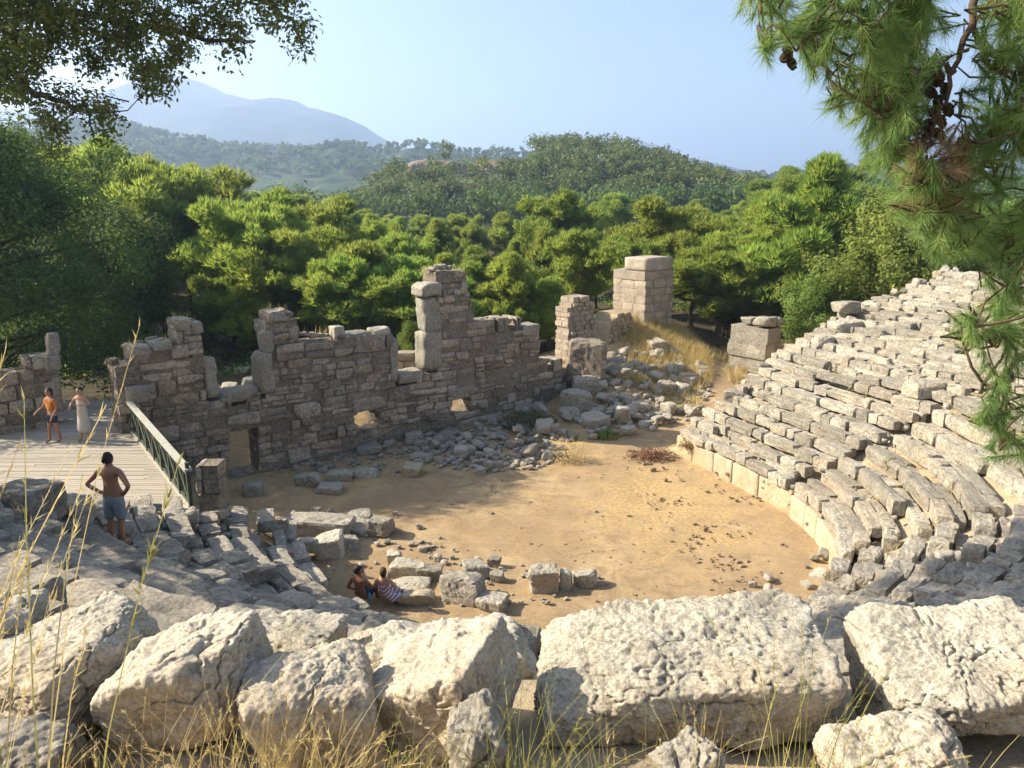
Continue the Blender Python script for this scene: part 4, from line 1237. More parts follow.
# ------------------------------------------------------------------ overhanging oak, its trunk outside the picture
oak = empty('oak_tree', (-13.5, 9.6, hgt(-13.5, 9.6) - .2), 'dark leafy oak hanging its branches into the upper left corner', 'tree')
OO = np.array(oak.location); tr = MBo(OO); cw = MBo(OO); rg = np.random.default_rng(9)
def upx(px, py, d): return on_y(px, py, d)
zt = OO[2]
addtube(tr, [OO, [-13.3, 9.7, zt + 1.5], [-12.9, 10.0, zt + 3.2], [-12.4, 10.4, zt + 4.6]], [.42, .32, .28, .24], 12)
fork = np.array([-12.4, 10.4, zt + 4.6])
limbs = [
 [fork, [-9.8, 10.4, 11.6], upx(0, 64, 10.3), upx(39, 94, 10.2), upx(78, 109, 10.1), upx(112, 112, 10.0)],
 [fork, [-10.2, 10.6, 12.2], upx(-60, 5, 10.8), upx(90, 14, 10.6), upx(160, 30, 10.5), upx(225, 40, 10.3), upx(246, 58, 10.2)],
 [fork, [-10.5, 11, 13.2], [-7.2, 11.2, 14.2], upx(240, -12, 10.9), upx(288, 16, 10.8), upx(303, 46, 10.7)],
 [fork, [-11.5, 11.5, 12.8], [-9.5, 12.5, 14.5], [-6.0, 13.0, 15.2], [-4.0, 13.2, 15.0]],
 [fork, [-13, 12, 12], [-13.5, 13.5, 13], [-12, 15, 13.5]],
 [fork, [-13.6, 9.0, 12.5], [-12.5, 8.0, 14], [-10.5, 8.5, 15.2]],
 [[-12.9, 10.0, zt + 3.2], [-14.5, 11.5, zt + 3.6], [-15.0, 13.0, zt + 4.0], [-13.8, 14.5, zt + 4.0]],
 [[-12.9, 10.0, zt + 2.6], [-12.5, 11.6, zt + 2.9], [-11.6, 13.2, zt + 3.2]],
]
lp = []
for L in limbs:
    L = np.array([np.asarray(q, float) for q in L]); t = np.linspace(0, 1, len(L)); tt = np.linspace(0, 1, 20)
    S = np.stack([np.interp(tt, t, L[:, k]) for k in range(3)], 1); S[1:-1] += rg.normal(0, .03, (18, 3))
    addtube(tr, S, np.linspace(.085, .012, 20), 7); lp.append(S)
LP = np.concatenate(lp)
omask = [[(-30, -30), (306, -30), (308, 12), (303, 50), (288, 50), (270, 32), (262, 12), (246, 20), (247, 55), (228, 62), (212, 44), (190, 54), (172, 72), (150, 60), (120, 62), (100, 72), (75, 52), (40, 70), (-30, 90)],
         [(-30, 60), (30, 70), (75, 92), (100, 98), (122, 122), (120, 150), (100, 146), (92, 120), (72, 118), (62, 162), (50, 150), (48, 118), (28, 104), (-30, 100)],
         [(130, 60), (172, 62), (160, 88), (145, 92)]]
cl = []
tries = 0
while len(cl) < 330 and tries < 60000:
    tries += 1
    if tries % 2:
        q = omask[rg.choice(3, p=[.74, .21, .05])]; xs = [a[0] for a in q]; ys = [a[1] for a in q]
        px, py = rg.uniform(min(xs), max(xs)), rg.uniform(min(ys), max(ys))
        if not inpoly([px], [py], q)[0]: continue
        dens = np.interp(px, [0, 110, 180, 310], [1, .9, .55, .5])
        if rg.random() > dens: continue
        c = upx(px, py, rg.uniform(9.3, 11.6)); r = rg.uniform(.14, .32); n = 62; inn_ = True
    else:
        continue
    cl.append((c, r, n, inn_))
k = 0
while k < 620:
    d = rg.normal(0, 1, 3); d = d / np.linalg.norm(d) * rg.random() ** .33
    if k < 440: c = np.array([-8.8, 12.9, 14.9]) + d * [6.2, 4.0, 2.7]
    else: c = np.array([-13.6, 12.4, 9.6]) + d * [2.9, 4.2, 2.6]
    u, v, dp = proj(c)
    if u[0] > -30 and v[0] > -32: continue
    cl.append((c, rg.uniform(.4, .65), 80, False)); k += 1
cl.sort(key=lambda q: ((LP - q[0]) ** 2).sum(1).min())
for c, r, n, inn_ in cl:
    k = np.argmin(((LP - c) ** 2).sum(1)); a = LP[k]; LP = np.concatenate([LP, c[None], ((a + c) / 2)[None]])
    mid_ = (a + c) / 2 + rg.normal(0, .08, 3)
    addtube(tr, [a, mid_, c, c + rg.normal(0, .1, 3)], [.010, .007, .005, .003], 4)
    d = unit(rg.normal(0, 1, (n, 3))); pos = c + d * r * rg.random(n)[:, None] ** .5
    V, F = leaves(pos, unit(d + [0, 0, .7] + rg.normal(0, .6, (n, 3))), (.062 if inn_ else .19) * rg.uniform(.7, 1.35, n), rg, .55)
    tb = np.clip(rg.normal(.5, .2), 0, 1); cw.add(V, F, np.clip(np.repeat(rg.normal(tb, .15, n), 4), 0, 1))
tr.build('trunk', M['bark_grey'], oak, True); cw.build('crown', M['oak'], oak)

# ------------------------------------------------------------------ overhanging pine at the right, trunk outside the picture
npn = empty('pine_tree', (6.6, 5.2, hgt(6.6, 5.2) - .2), 'near pine hanging long needled boughs with cones into the upper right corner', 'tree')
OO = np.array(npn.location); tr = MBo(OO); cw = MBo(OO); dead = MBo(OO); rg = np.random.default_rng(19); zt = OO[2]
addtube(tr, [OO, [6.5, 5.2, zt + 2], [6.35, 5.1, zt + 4.5], [6.1, 5.0, zt + 7], [6.0, 5.0, zt + 9]], [.3, .24, .2, .15, .08], 12)
limbs = [
 [[6.35, 5.1, zt + 4.6], [4.6, 5.0, 11.9], upx(975, -20, 4.9), upx(972, 20, 4.8), upx(958, 62, 4.75), upx(942, 110, 4.7), upx(925, 150, 4.65)],
 [[6.2, 5.1, zt + 5.4], [4.2, 5.2, 13.0], upx(900, -60, 5.2), upx(868, -5, 5.1), upx(815, 30, 5.0), upx(765, 40, 4.95)],
 [[6.3, 5.1, zt + 4.9], [4.5, 5.2, 12.2], upx(940, -30, 5.4), upx(905, 30, 5.3), upx(870, 70, 5.2), upx(835, 98, 5.2)],
 [upx(972, 20, 4.8), upx(985, 60, 4.7), upx(1000, 72, 4.7), upx(1030, 70, 4.7)],
 [[6.45, 5.15, zt + 3.2], [4.6, 5.0, 10.2], upx(1020, 120, 4.9), upx(985, 160, 4.8), upx(955, 205, 4.7), upx(925, 235, 4.7)],
 [[6.4, 5.15, zt + 2.7], [4.7, 4.9, 9.4], upx(1035, 215, 4.6), upx(1005, 250, 4.6), upx(985, 285, 4.6)],
 [[6.5, 5.2, zt + 1.6], [4.8, 4.6, 8.8], upx(1045, 330, 4.4), upx(1010, 372, 4.3), upx(985, 395, 4.3), upx(962, 340, 4.3)],
 [upx(1010, 372, 4.3), upx(1005, 410, 4.25), upx(1000, 450, 4.2)],
 [upx(905, 30, 5.3), upx(890, 80, 5.2), upx(880, 130, 5.1)],
 [upx(868, -5, 5.1), upx(845, 10, 5.0), upx(825, -10, 5.0)],
]
lp = []
for L in limbs:
    L = np.array([np.asarray(q, float) for q in L]); t = np.linspace(0, 1, len(L)); tt = np.linspace(0, 1, 22)
    S = np.stack([np.interp(tt, t, L[:, k]) for k in range(3)], 1); S[1:-1] += rg.normal(0, .012, (20, 3))
    addtube(tr, S, np.linspace(.035 if L[0][0] > 5 else .016, .006, 22), 7); lp.append(S)
LP = np.concatenate(lp)
pm = [([(735, 18), (762, -30), (955, -30), (950, 30), (925, 90), (900, 140), (862, 142), (845, 122), (820, 104), (806, 62), (790, 62), (770, 68), (745, 55)], 190, 0),
      ([(985, -30), (1060, -30), (1060, 60), (1010, 60), (985, 30)], 70, 0),
      ([(975, 40), (1060, 60), (1060, 150), (975, 150)], 60, 0),
      ([(860, 120), (905, 140), (960, 200), (985, 260), (940, 262), (900, 215), (868, 175)], 95, 0),
      ([(965, 120), (1060, 80), (1060, 280), (1000, 278), (975, 250), (965, 190)], 115, 0),
      ([(908, 140), (965, 140), (962, 195), (925, 212)], 34, 1),
      ([(850, 20), (920, 20), (945, 120), (900, 140)], 80, 0),
      ([(950, 305), (985, 318), (1060, 300), (1060, 490), (1010, 482), (972, 440), (958, 415), (985, 402), (962, 372)], 60, 0),
      ([(960, 290), (1030, 270), (1040, 330), (990, 330)], 14, 0)]
cones = []
for q, n, dd in pm:
    xs = [a[0] for a in q]; ys = [a[1] for a in q]; k = 0
    while k < n:
        px, py = rg.uniform(min(xs), max(xs)), rg.uniform(min(ys), max(ys))
        if not inpoly([px], [py], q)[0]: continue
        k += 1
        tip = upx(px, py, rg.uniform(4.2, 5.5) if py < 290 else rg.uniform(4.0, 4.5))
        j = np.argmin(((LP - tip) ** 2).sum(1)); a = LP[j]; LP = np.concatenate([LP, (a * .4 + tip * .6)[None]]) if np.linalg.norm(tip - a) > .25 else LP
        dr = unit(tip - a + np.array([0, 0, -.12]) + rg.normal(0, .08, 3))
        Ls = rg.uniform(.16, .3); st_ = tip - dr * Ls
        addtube(tr, [a, (a + st_) / 2 + rg.normal(0, .03, 3), st_, tip], [.009, .007, .006, .003], 4)
        nn = 140; f = rg.random(nn) ** .8
        base = st_ + (tip - st_) * f[:, None]
        dn = unit(dr * rg.uniform(.5, 1.2, nn)[:, None] + unit(rg.normal(0, 1, (nn, 3))) * .75 + np.array([0, 0, -.3 if py > 100 else -.1]))
        V, F = blades(base, dn, rg.uniform(.08, .14, nn), .0036, rg)
        tb = np.clip(rg.normal(.52, .2), 0, 1)
        (dead if dd else cw).add(V, F, np.clip(np.repeat(rg.normal(tb, .14, nn), 3), 0, 1))
k = 0
while k < 330:
    d = rg.normal(0, 1, 3); d = d / np.linalg.norm(d) * rg.random() ** .33
    tip = np.array([5.2, 5.1, 12.0]) + d * [1.9, 1.4, 2.8]
    u, v, dp = proj(tip)
    if u[0] < 1075 and v[0] > -60: continue
    k += 1
    j = np.argmin(((LP - tip) ** 2).sum(1)); a = LP[j]; LP = np.concatenate([LP, (a * .4 + tip * .6)[None]])
    dr = unit(tip - a + rg.normal(0, .1, 3)); st_ = tip - dr * .28
    addtube(tr, [a, (a + st_) / 2 + rg.normal(0, .03, 3), st_, tip], [.009, .007, .006, .003], 4)
    nn = 110; base = st_ + (tip - st_) * (rg.random(nn) ** .8)[:, None]
    dn = unit(dr * rg.uniform(.5, 1.2, nn)[:, None] + unit(rg.normal(0, 1, (nn, 3))) * .75 + np.array([0, 0, -.2]))
    V, F = blades(base, dn, rg.uniform(.08, .14, nn), .0045, rg)
    cw.add(V, F, np.clip(np.repeat(rg.normal(.5, .2, nn), 3), 0, 1))
tr.build('trunk', M['bark'], npn, True); cw.build('crown', M['nearpine'], npn); dead.build('dead_needles', M['deadneedle'], npn)
D_, F_, P_ = cubesphere(8)
for k, (px, py) in enumerate([(787, 50), (791, 62), (784, 58), (826, 40), (830, 46), (934, 70), (940, 78), (930, 92), (938, 100), (945, 88), (933, 112), (941, 120), (936, 132), (948, 108), (928, 124), (860, 110), (868, 104), (822, 58)]):
    c = upx(px, py, 4.85 + rg.normal(0, .1)); mb = MBo(OO)
    sc = 1 + .16 * np.sin(D_[:, 2] * 16 + 3 * np.arctan2(D_[:, 1], D_[:, 0]))
    V = D_ * sc[:, None] * np.array([.026, .026, .042]) * (1 - .25 * D_[:, 2:3])
    mb.add(rot(V, rg.normal(0, .6), rg.normal(0, .6), 0) + c, F_, .5); mb.build('cone', M['cone'], npn, True)

# ------------------------------------------------------------------ far land
def far_sheet(name, prof, d, front, back, mat, zb=2.0, nx=160, ny=50, amp=2.0, fs=.06, seed=1, pw=1.0, pxr=None):
    """a ridge whose crest stands at distance d with the measured outline prof [(px, py)]"""
    px = np.linspace(prof[0][0], prof[-1][0], nx)
    pyl = np.interp(px, [q[0] for q in prof], [q[1] for q in prof])
    xs = np.array([on_y(a, b, d)[0] for a, b in zip(px, pyl)]); zs = np.array([on_y(a, b, d)[2] for a, b in zip(px, pyl)])
    t = np.linspace(-1, 1, ny)
    V = []
    for tt in t:
        y = d + (tt * front if tt < 0 else tt * back)
        f = np.cos(abs(tt) * math.pi / 2) ** pw if tt < 0 else math.cos(tt * math.pi / 2)
        V.append(np.stack([xs, np.full(nx, y), zb - 3 + (zs - zb + 3) * f], 1))
    V = np.concatenate(V)
    V[:, 2] += fbm(V * [fs, fs, 0], 5, seed, .55) * amp * (1 - np.repeat(np.exp(-(t / .12) ** 2), nx) * .7)
    ii = np.arange(nx * ny).reshape(ny, nx)
    F = np.stack([ii[:-1, :-1], ii[:-1, 1:], ii[1:, 1:], ii[1:, :-1]], -1).reshape(-1, 4)
    mb = MB(); mb.add(V, F, .5)
    o = mb.build(name, mat, smooth=True); tag(o, kind='structure')
    return V.reshape(ny, nx, 3)

def landmat(name, stops, scale, bump=.4, bd=2, rockc=None):
    m, nt, out = newmat(name); h = NT(nt); co = h.co()
    c = h.ramp(h.noise(co, scale, 9, .7), stops)
    if rockc:
        sep = h.n('ShaderNodeSeparateXYZ'); ge = h.n('ShaderNodeNewGeometry'); h.l(ge.outputs['Normal'], sep.inputs[0])
        c = h.mix(h.math('MULTIPLY', h.ramp(sep.outputs[2], [(.72, (1, 1, 1)), (.86, (0, 0, 0))]), h.ramp(h.noise(co, scale * .35, 5), [(.42, (0, 0, 0)), (.58, (1, 1, 1))])), c, rockc)
    h.bsdf(out, c, .95, h.bump(h.noise(co, scale * 3, 6), bump, bd), .05)
    return m
hm = landmat('hill_soil', [(.3, (.03, .045, .02)), (.5, (.06, .075, .032)), (.68, (.16, .13, .08))], .08)
hill_prof = [(a, b + 13) for a, b in [(250, 222), (340, 214), (385, 202), (402, 178), (418, 160), (450, 153), (520, 150), (570, 149), (615, 152), (650, 160), (700, 180), (760, 198), (850, 210), (1000, 214), (1250, 216)]]
HV = far_sheet('wooded_hill', hill_prof, 270, 120, 160, hm, 3.0, 200, 60, 3.5, .03, 3, 1.3)
rm = landmat('ridge_land', [(.35, (.03, .05, .024)), (.5, (.055, .08, .035)), (.6, (.09, .10, .05)), (.7, (.22, .19, .14))], .03, .5, 6, (.42, .35, .27))
ridge_prof = [(-350, 150), (-100, 145), (60, 141), (110, 138), (150, 139), (200, 146), (260, 151), (330, 155), (415, 158), (520, 166), (700, 180), (1000, 186), (1400, 190)]
RV = far_sheet('distant_ridge', ridge_prof, 900, 380, 400, rm, 4, 420, 110, 22, .012, 8, 1.0)
mm = landmat('mountain_rock', [(.3, (.03, .04, .04)), (.6, (.07, .075, .07))], .006, .5, 20)
mp_ = [(-900, 165), (-500, 140), (-200, 118), (-60, 112), (40, 112), (100, 98), (140, 88), (165, 80), (180, 75), (196, 81), (215, 91), (250, 100), (276, 97), (292, 100), (312, 108), (345, 116), (362, 124), (378, 135), (400, 147), (430, 155), (500, 170), (620, 185), (900, 194)]
far_sheet('far_mountain', mp_, 2600, 900, 900, mm, 10, 300, 60, 60, .0025, 4)
far_sheet('far_peak', [(540, 200), (590, 170), (612, 152), (625, 141), (633, 138), (640, 141), (652, 149), (680, 158), (740, 172), (800, 200)], 3300, 700, 700, mm, 10, 60, 30, 20, .004, 5)

def woods(name, label, pts, hs, seed, nb, ln, wd, lobes=6, mat='hillpine'):
    rg = np.random.default_rng(seed); mb = MB()
    for (x, y, z), H in zip(pts, hs):
        cr = H * rg.uniform(.26, .38); tt = np.clip(rg.normal(.5, .2), 0, 1)
        lc = rg.normal(0, .45, (lobes, 3)) * [cr, cr, H * .20] + [0, 0, H * .66]
        k = rg.integers(0, lobes, nb); d = unit(rg.normal(0, 1, (nb, 3)) + [0, 0, .3])
        pos = lc[k] + d * cr * .62 * rg.random(nb)[:, None] ** .4 + [x, y, z]
        V, F = leaves(pos, unit(d + rg.normal(0, .4, (nb, 3))), ln * rg.uniform(.6, 1.3, nb), rg, .7)
        mb.add(V, F, np.clip(np.repeat(rg.normal(tt, .1, nb), 4), 0, 1))
        V, F = tube([[x, y, z - .5], [x, y, z + H * .6]], [H * .02, H * .01], 3, False); mb.add(V, F, 0)
    tag(mb.build(name, M[mat]), label, 'woods', None, 'stuff')
rg = np.random.default_rng(31)
def sample_sheet(V, n, f0, f1, seed, skip=None):
    rg = np.random.default_rng(seed); ny, nx = V.shape[:2]; P = []
    while len(P) < n:
        i = rg.uniform(f0, f1) * (ny - 1); j = rg.random() * (nx - 2); a, b = int(i), int(j)
        p = V[a, b] * (1 - i + a) * (1 - j + b) + V[a + 1, b] * (i - a) * (1 - j + b) + V[a, b + 1] * (1 - i + a) * (j - b) + V[a + 1, b + 1] * (i - a) * (j - b)
        u, v, dp = proj(p)
        if u[0] < -60 or u[0] > 1080: continue
        if skip is not None and inpoly(u, v, skip)[0] and rg.random() < .97: continue
        P.append(p)
    return P
cliffpoly = [(400, 158), (535, 154), (535, 180), (470, 192), (400, 192)]
pts = sample_sheet(HV, 1350, .12, .54, 1, cliffpoly)
woods('hill_woods', 'pine wood covering the low hill behind the ruins', pts, rg.uniform(5.5, 9.5, len(pts)), 2, 170, .75, .5)
pts = sample_sheet(RV, 2600, .2, .54, 3)
woods('ridge_woods', 'hazy pine wood on the far ridge at left', pts, rg.uniform(7, 12, len(pts)), 4, 44, 2.6, 2, 4)
pts = []
while len(pts) < 420:
    y = rg.uniform(138, 235); x = rg.uniform(-.72, .75) * y
    pts.append((x, y, hgt(x, y) - .2))
woods('plain_woods', 'pine wood on the plain between the near trees and the hill', pts, rg.uniform(8, 11, len(pts)), 6, 220, .7, .5)
cm = stone('cliff_rock', (.16, .12, .09), (.30, .23, .17), (.42, .34, .26), .12, .4, (.08, .06, .05), (.40, .26, .16), .5, .8, .5)
for k, (px, py, w, hh) in enumerate([(420, 166, 6.5, 6.5), (436, 164, 9, 5), (456, 165, 9, 4), (476, 167, 10, 3.6), (498, 168, 9, 3.2), (428, 170, 7, 4)]):
    p = on_y(px, py + 4, 243); V, F = rock((w, 6, hh), 12, 200 + k, 10, 5, .9, .08, .05, 2.2, .1)
    mb = MB(); mb.add(V + p + [0, 0, 0], F, .5); tag(mb.build('cliff', cm, smooth=True), kind='structure')

def undergrowth(pts, seed):
    rg = np.random.default_rng(seed); mb = MB()
    for p in pts:
        r = rg.uniform(.35, .9); n = int(90 * r); d = unit(rg.normal(0, 1, (n, 3))); d[:, 2] = abs(d[:, 2])
        V, F = leaves(np.asarray(p) + d * [r, r, r * .9] * rg.random(n)[:, None] ** .4, unit(d + rg.normal(0, .5, (n, 3))), .2 * rg.uniform(.6, 1.3, n), rg, .6)
        mb.add(V, F, np.clip(np.repeat(rg.normal(rg.uniform(.2, .7), .12, n), 4), 0, 1))
    tag(mb.build('undergrowth', M['bush']), 'low green undergrowth on the floor of the pine wood', 'undergrowth', None, 'stuff')
rg = np.random.default_rng(8); pts = []
while len(pts) < 520:
    y = rg.uniform(36, 66); x = rg.uniform(-.7, .5) * y
    q = (x - W0[0]) * WN[0] + (y - W0[1]) * WN[1]
    if q < 9 or (3 < x < 15 and y < 47): continue
    pts.append((x, y, hgt(x, y) - .05))
undergrowth(pts, 9)

rg = np.random.default_rng(44)
for k in range(11):
    px = 215 + 18 * k + rg.uniform(-6, 6); p = on_y(px, 174 + rg.uniform(-3, 6), 760); V, F = rock((rg.uniform(14, 30), 14, rg.uniform(6, 13)), 10, 260 + k, 10, 5, .9, .08, .05, 2.2, .1)
    mb = MB(); mb.add(V + p, F, .5); tag(mb.build('cliff', cm, smooth=True), kind='structure')
# ------------------------------------------------------------------ air
m, nt, out = newmat('haze_air'); pv = nt.nodes.new('ShaderNodeVolumePrincipled')
pv.inputs['Color'].default_value = (.54, .71, 1.0, 1); pv.inputs['Density'].default_value = .00042; pv.inputs['Anisotropy'].default_value = .45
nt.links.new(pv.outputs[0], out.inputs['Volume'])
mb = MB(); D, F, P = cubesphere(1)
zlo, zhi = -14.0, 412.0
hb = np.array([5200, 5200, (zhi - zlo) / 2])
mb.add(np.sign(P) * hb + [0, 600, (zhi + zlo) / 2], F, .5)
tag(mb.build('haze', m), 'thin blue haze filling the air towards the mountains', 'haze', None, 'stuff')
# ------------------------------------------------------------------ grasses and shrubs
def tuft(mb, base, n, ht, spread, rg, lean=(0, 0), wd=.004, seed_heads=.5, curve=.5, tint=.5):
    for k in range(n):
        b = np.asarray(base) + np.array([rg.normal(0, spread * .35), rg.normal(0, spread * .35), 0])
        L = ht * rg.uniform(.55, 1.15); az = rg.uniform(0, 6.3); cv = rg.uniform(.1, 1) * curve
        s = np.linspace(0, 1, 6)
        off = np.array([math.cos(az), math.sin(az)]) * cv + np.asarray(lean)
        P = b + np.stack([off[0] * L * s ** 1.8, off[1] * L * s ** 1.8, L * (s - .28 * cv * s ** 2)], 1)
        w = wd * (1 - .75 * s) * rg.uniform(.7, 1.3); sd = unit(np.array([-math.sin(az + rg.normal(0, .6)), math.cos(az), .0]))
        V = np.concatenate([P - sd * w[:, None] / 2, P + sd * w[:, None] / 2])
        F = np.array([[i, i + 1, i + 7, i + 6] for i in range(5)])
        tt = np.clip(rg.normal(tint, .2), 0, 1); mb.add(V, F, tt)
        if rg.random() < seed_heads:
            ns = 24; f = rg.uniform(.72, 1.0, ns); q = np.stack([np.interp(f, s, P[:, j]) for j in range(3)], 1)
            dr = unit((P[-1] - P[-2]) / np.linalg.norm(P[-1] - P[-2]) + rg.normal(0, .35, (ns, 3)))
            V, F = blades(q, dr, np.minimum(wd * 6, .035) * rg.uniform(.6, 1.2, ns), wd * .7, rg); mb.add(V, F, min(1, tt + .2))

def grass_tuft(px, d, n, ht, spread, label, seed, lean=(0, 0), wd=.004, heads=.5, curve=.5, mat='drygrass', dx=0, tint=.5):
    x = on_y(px, 760, d)[0] + dx
    # account for the view depth of the ground there
    z = hgt(x, d); zc = d * math.cos(PITCH) + (EYE - z) * math.sin(PITCH); x = (px - 512) / FPX * zc; z = hgt(x, d) - .03
    o = np.array([x, d, z]); mb = MB(); tuft(mb, (0, 0, 0), n, ht, spread, np.random.default_rng(seed), lean, wd, heads, curve, tint)
    t = mb.build('grass_tuft', M[mat], None, False, o); tag(t, label, 'grass', 'dry grass tufts among the boulders')
GT = [
 (75, 1.2, 9, 1.55, .12, 'tall seeding grass stalks crossing the left edge of the photo', (-.2, .08), .010, 1, .35, 'greengrass'),
 (-40, 1.5, 60, 1.72, .3, 'bright seed heads of tall grass reaching in at the left edge', (.06, .05), .007, 1, .4, 'drygrass'),
 (240, 3.05, 170, .62, .6, 'thick tuft of golden grass in front of the cream boulders', (.05, 0), .006, .5, .9, 'drygrass'),
 (335, 3.0, 100, .55, .45, 'bushy golden grass between the cream boulder and the ridged boulder', (.1, 0), .006, .5, .9, 'drygrass'),
 (400, 3.0, 45, .45, .35, 'sparse grass at the foot of the ridged boulder', (0, 0), .005, .5, .9, 'greengrass'),
 (130, 3.0, 50, .5, .45, 'thin golden grass below the gap between the left boulders', (.1, 0), .005, .6, .7, 'drygrass'),
 (500, 2.6, 40, 1.1, .3, 'tall thin stalks before the ridged boulder and the long block', (.1, .05), .005, .5, .5, 'greengrass'),
 (560, 3.1, 80, .55, .5, 'greenish grass under the left end of the long block', (-.1, 0), .006, .4, .8, 'greengrass'),
 (615, 2.3, 6, 1.45, .1, 'single tall grass stalks crossing the long block', (-.08, .1), .005, .6, .2, 'drygrass'),
 (690, 3.35, 90, .5, .22, 'small dry bush of straw before the hollow in the long block', (0, 0), .004, .3, .9, 'drygrass'),
 (640, 3.0, 60, .34, .5, 'short straw at the bottom of the photo below the long block', (.1, 0), .005, .3, .9, 'drygrass'),
 (785, 2.8, 36, 1.15, .2, 'tall green stalks at the right end of the long block', (.12, .1), .006, .5, .45, 'greengrass'),
 (835, 3.2, 40, .55, .2, 'grass growing in the gap between the two big right blocks', (.15, .05), .005, .5, .7, 'greengrass'),
 (945, 3.15, 40, .4, .35, 'grass behind the rounded yellowish boulder at right', (.1, 0), .005, .4, .8, 'drygrass'),
 (1000, 3.0, 30, .4, .3, 'grass at the lower right corner', (-.1, 0), .005, .4, .8, 'drygrass'),
 (20, 3.2, 60, .35, .4, 'short dry grass at the lower left corner', (.1, 0), .005, .3, .9, 'drygrass'),
]
for k, g in enumerate(GT):
    grass_tuft(g[0], g[1], g[2], g[3], g[4], g[5], 600 + k, g[6], g[7], g[8], g[9], g[10])

def field(name, label, pts, ht, seed, mat='drygrass', wd=.03, per=6):
    rg = np.random.default_rng(seed); mb = MB(); n = len(pts) * per
    base = np.repeat(np.asarray(pts), per, 0) + np.stack([rg.normal(0, .12, n), rg.normal(0, .12, n), np.zeros(n) - .03], 1)
    dr = unit(np.array([0, 0, 1]) + rg.normal(0, .3, (n, 3)) + [.1, 0, 0])
    V, F = blades(base, dr, ht * rg.uniform(.4, 1.2, n), wd, rg); mb.add(V, F, np.clip(np.repeat(rg.normal(.55, .22, n), 3), 0, 1))
    tag(mb.build(name, M[mat]), label, 'grass', None, 'stuff')
def scatter(fn, n, x0, x1, y0, y1, seed):
    rg = np.random.default_rng(seed); X = rg.uniform(x0, x1, n * 4); Y = rg.uniform(y0, y1, n * 4)
    w = fn(X, Y); k = rg.random(n * 4) < w; X, Y = X[k][:n], Y[k][:n]
    return np.stack([X, Y, height(X, Y)], 1)
f7 = lambda x, y: sstep(.0, .5, vnoise(np.stack([x, y, 0 * x], 1) * .7 + 13)) * (p_off(x, y) > 4.5) * (p_off(x, y) < 14)
field('straw', 'dry grass growing between the upper right seat rows', scatter(f7, 700, 10, 26, 20, 36, 13), .34, 13, wd=.022, per=6)
pw = []
for k in range(26):
    q0 = top_px[k % (len(top_px) - 1)]; q1 = top_px[k % (len(top_px) - 1) + 1]
    if abs(q1[1] - q0[1]) < 6 and q1[0] - q0[0] > 6:
        for j in range(4):
            a, z = W(RNG.uniform(q0[0], q1[0]), q0[1]); pw.append(wall_pt(a, RNG.uniform(.2, .9), z - .02))
field('dry_weeds', 'dry weeds sprouting on the broken top of the stage wall', np.array(pw), .35, 14, wd=.02, per=7)
rgm = np.random.default_rng(4)
f1 = lambda x, y: np.clip(np.exp(-(((x - 9.2) / 2.4) ** 2 + ((y - 41) / 3.2) ** 2)) * 1.6 - .1 + .25 * vnoise(np.stack([x, y, 0 * x], 1) * .8), 0, 1) * (np.abs(x - np.interp(y, [26, 30, 35, 40, 46], [5.0, 6.6, 10.6, 11.8, 11.9])) > 1.2)
field('golden_grass', 'golden dry grass covering the mound between the tower and the path', scatter(f1, 3200, 4, 14, 36, 48, 1), .65, 1, per=7)
f2 = lambda x, y: sstep(.05, .5, vnoise(np.stack([x, y, 0 * x], 1) * .55 + 9)) * sstep(.2, 1.2, (x - AX) * -AN[1] + (y - AY) * AN[0]) * (x > 11)
field('golden_grass', 'golden dry grass along the upper edge of the right seats', scatter(f2, 1500, 11, 27, 29, 42, 2), .6, 2, per=7)
f3 = lambda x, y: sstep(.1, .55, vnoise(np.stack([x, y, 0 * x], 1) * .9 + 3)) * (p_off(x, y) > .2) * (p_off(x, y) < 14)
field('straw', 'straw growing in the strips between the right seat rows', scatter(f3, 1500, 6, 26, 9, 33, 3), .22, 3, wd=.02, per=5)
f4 = lambda x, y: sstep(.15, .6, vnoise(np.stack([x, y, 0 * x], 1) * .7 + 5)) * (p_off(x, y) < -.1)
field('straw', 'flattened straw in patches on the orchestra floor', scatter(f4, 1300, -3, 9, 14, 30, 4), .07, 4, wd=.015, per=6)
f5 = lambda x, y: sstep(.0, .5, vnoise(np.stack([x, y, 0 * x], 1) * .8 + 7)) * (((x - 4.5) / 4.5) ** 2 + ((y - 35.5) / 4) ** 2 < 1)
field('dry_weeds', 'dry weeds between the rubble stones on the mound', scatter(f5, 700, 0, 9, 31, 40, 5), .45, 5, per=6)
f6 = lambda x, y: sstep(.1, .5, vnoise(np.stack([x, y, 0 * x], 1) * 1.2 + 17)) * (p_off(x, y) > 7.6) * (p_off(x, y) < 11)
field('dry_weeds', 'dry grass between the boulders at the top of the seating', scatter(f6, 900, -5, 6, 2.4, 5.5, 6), .28, 6, wd=.006, per=8)

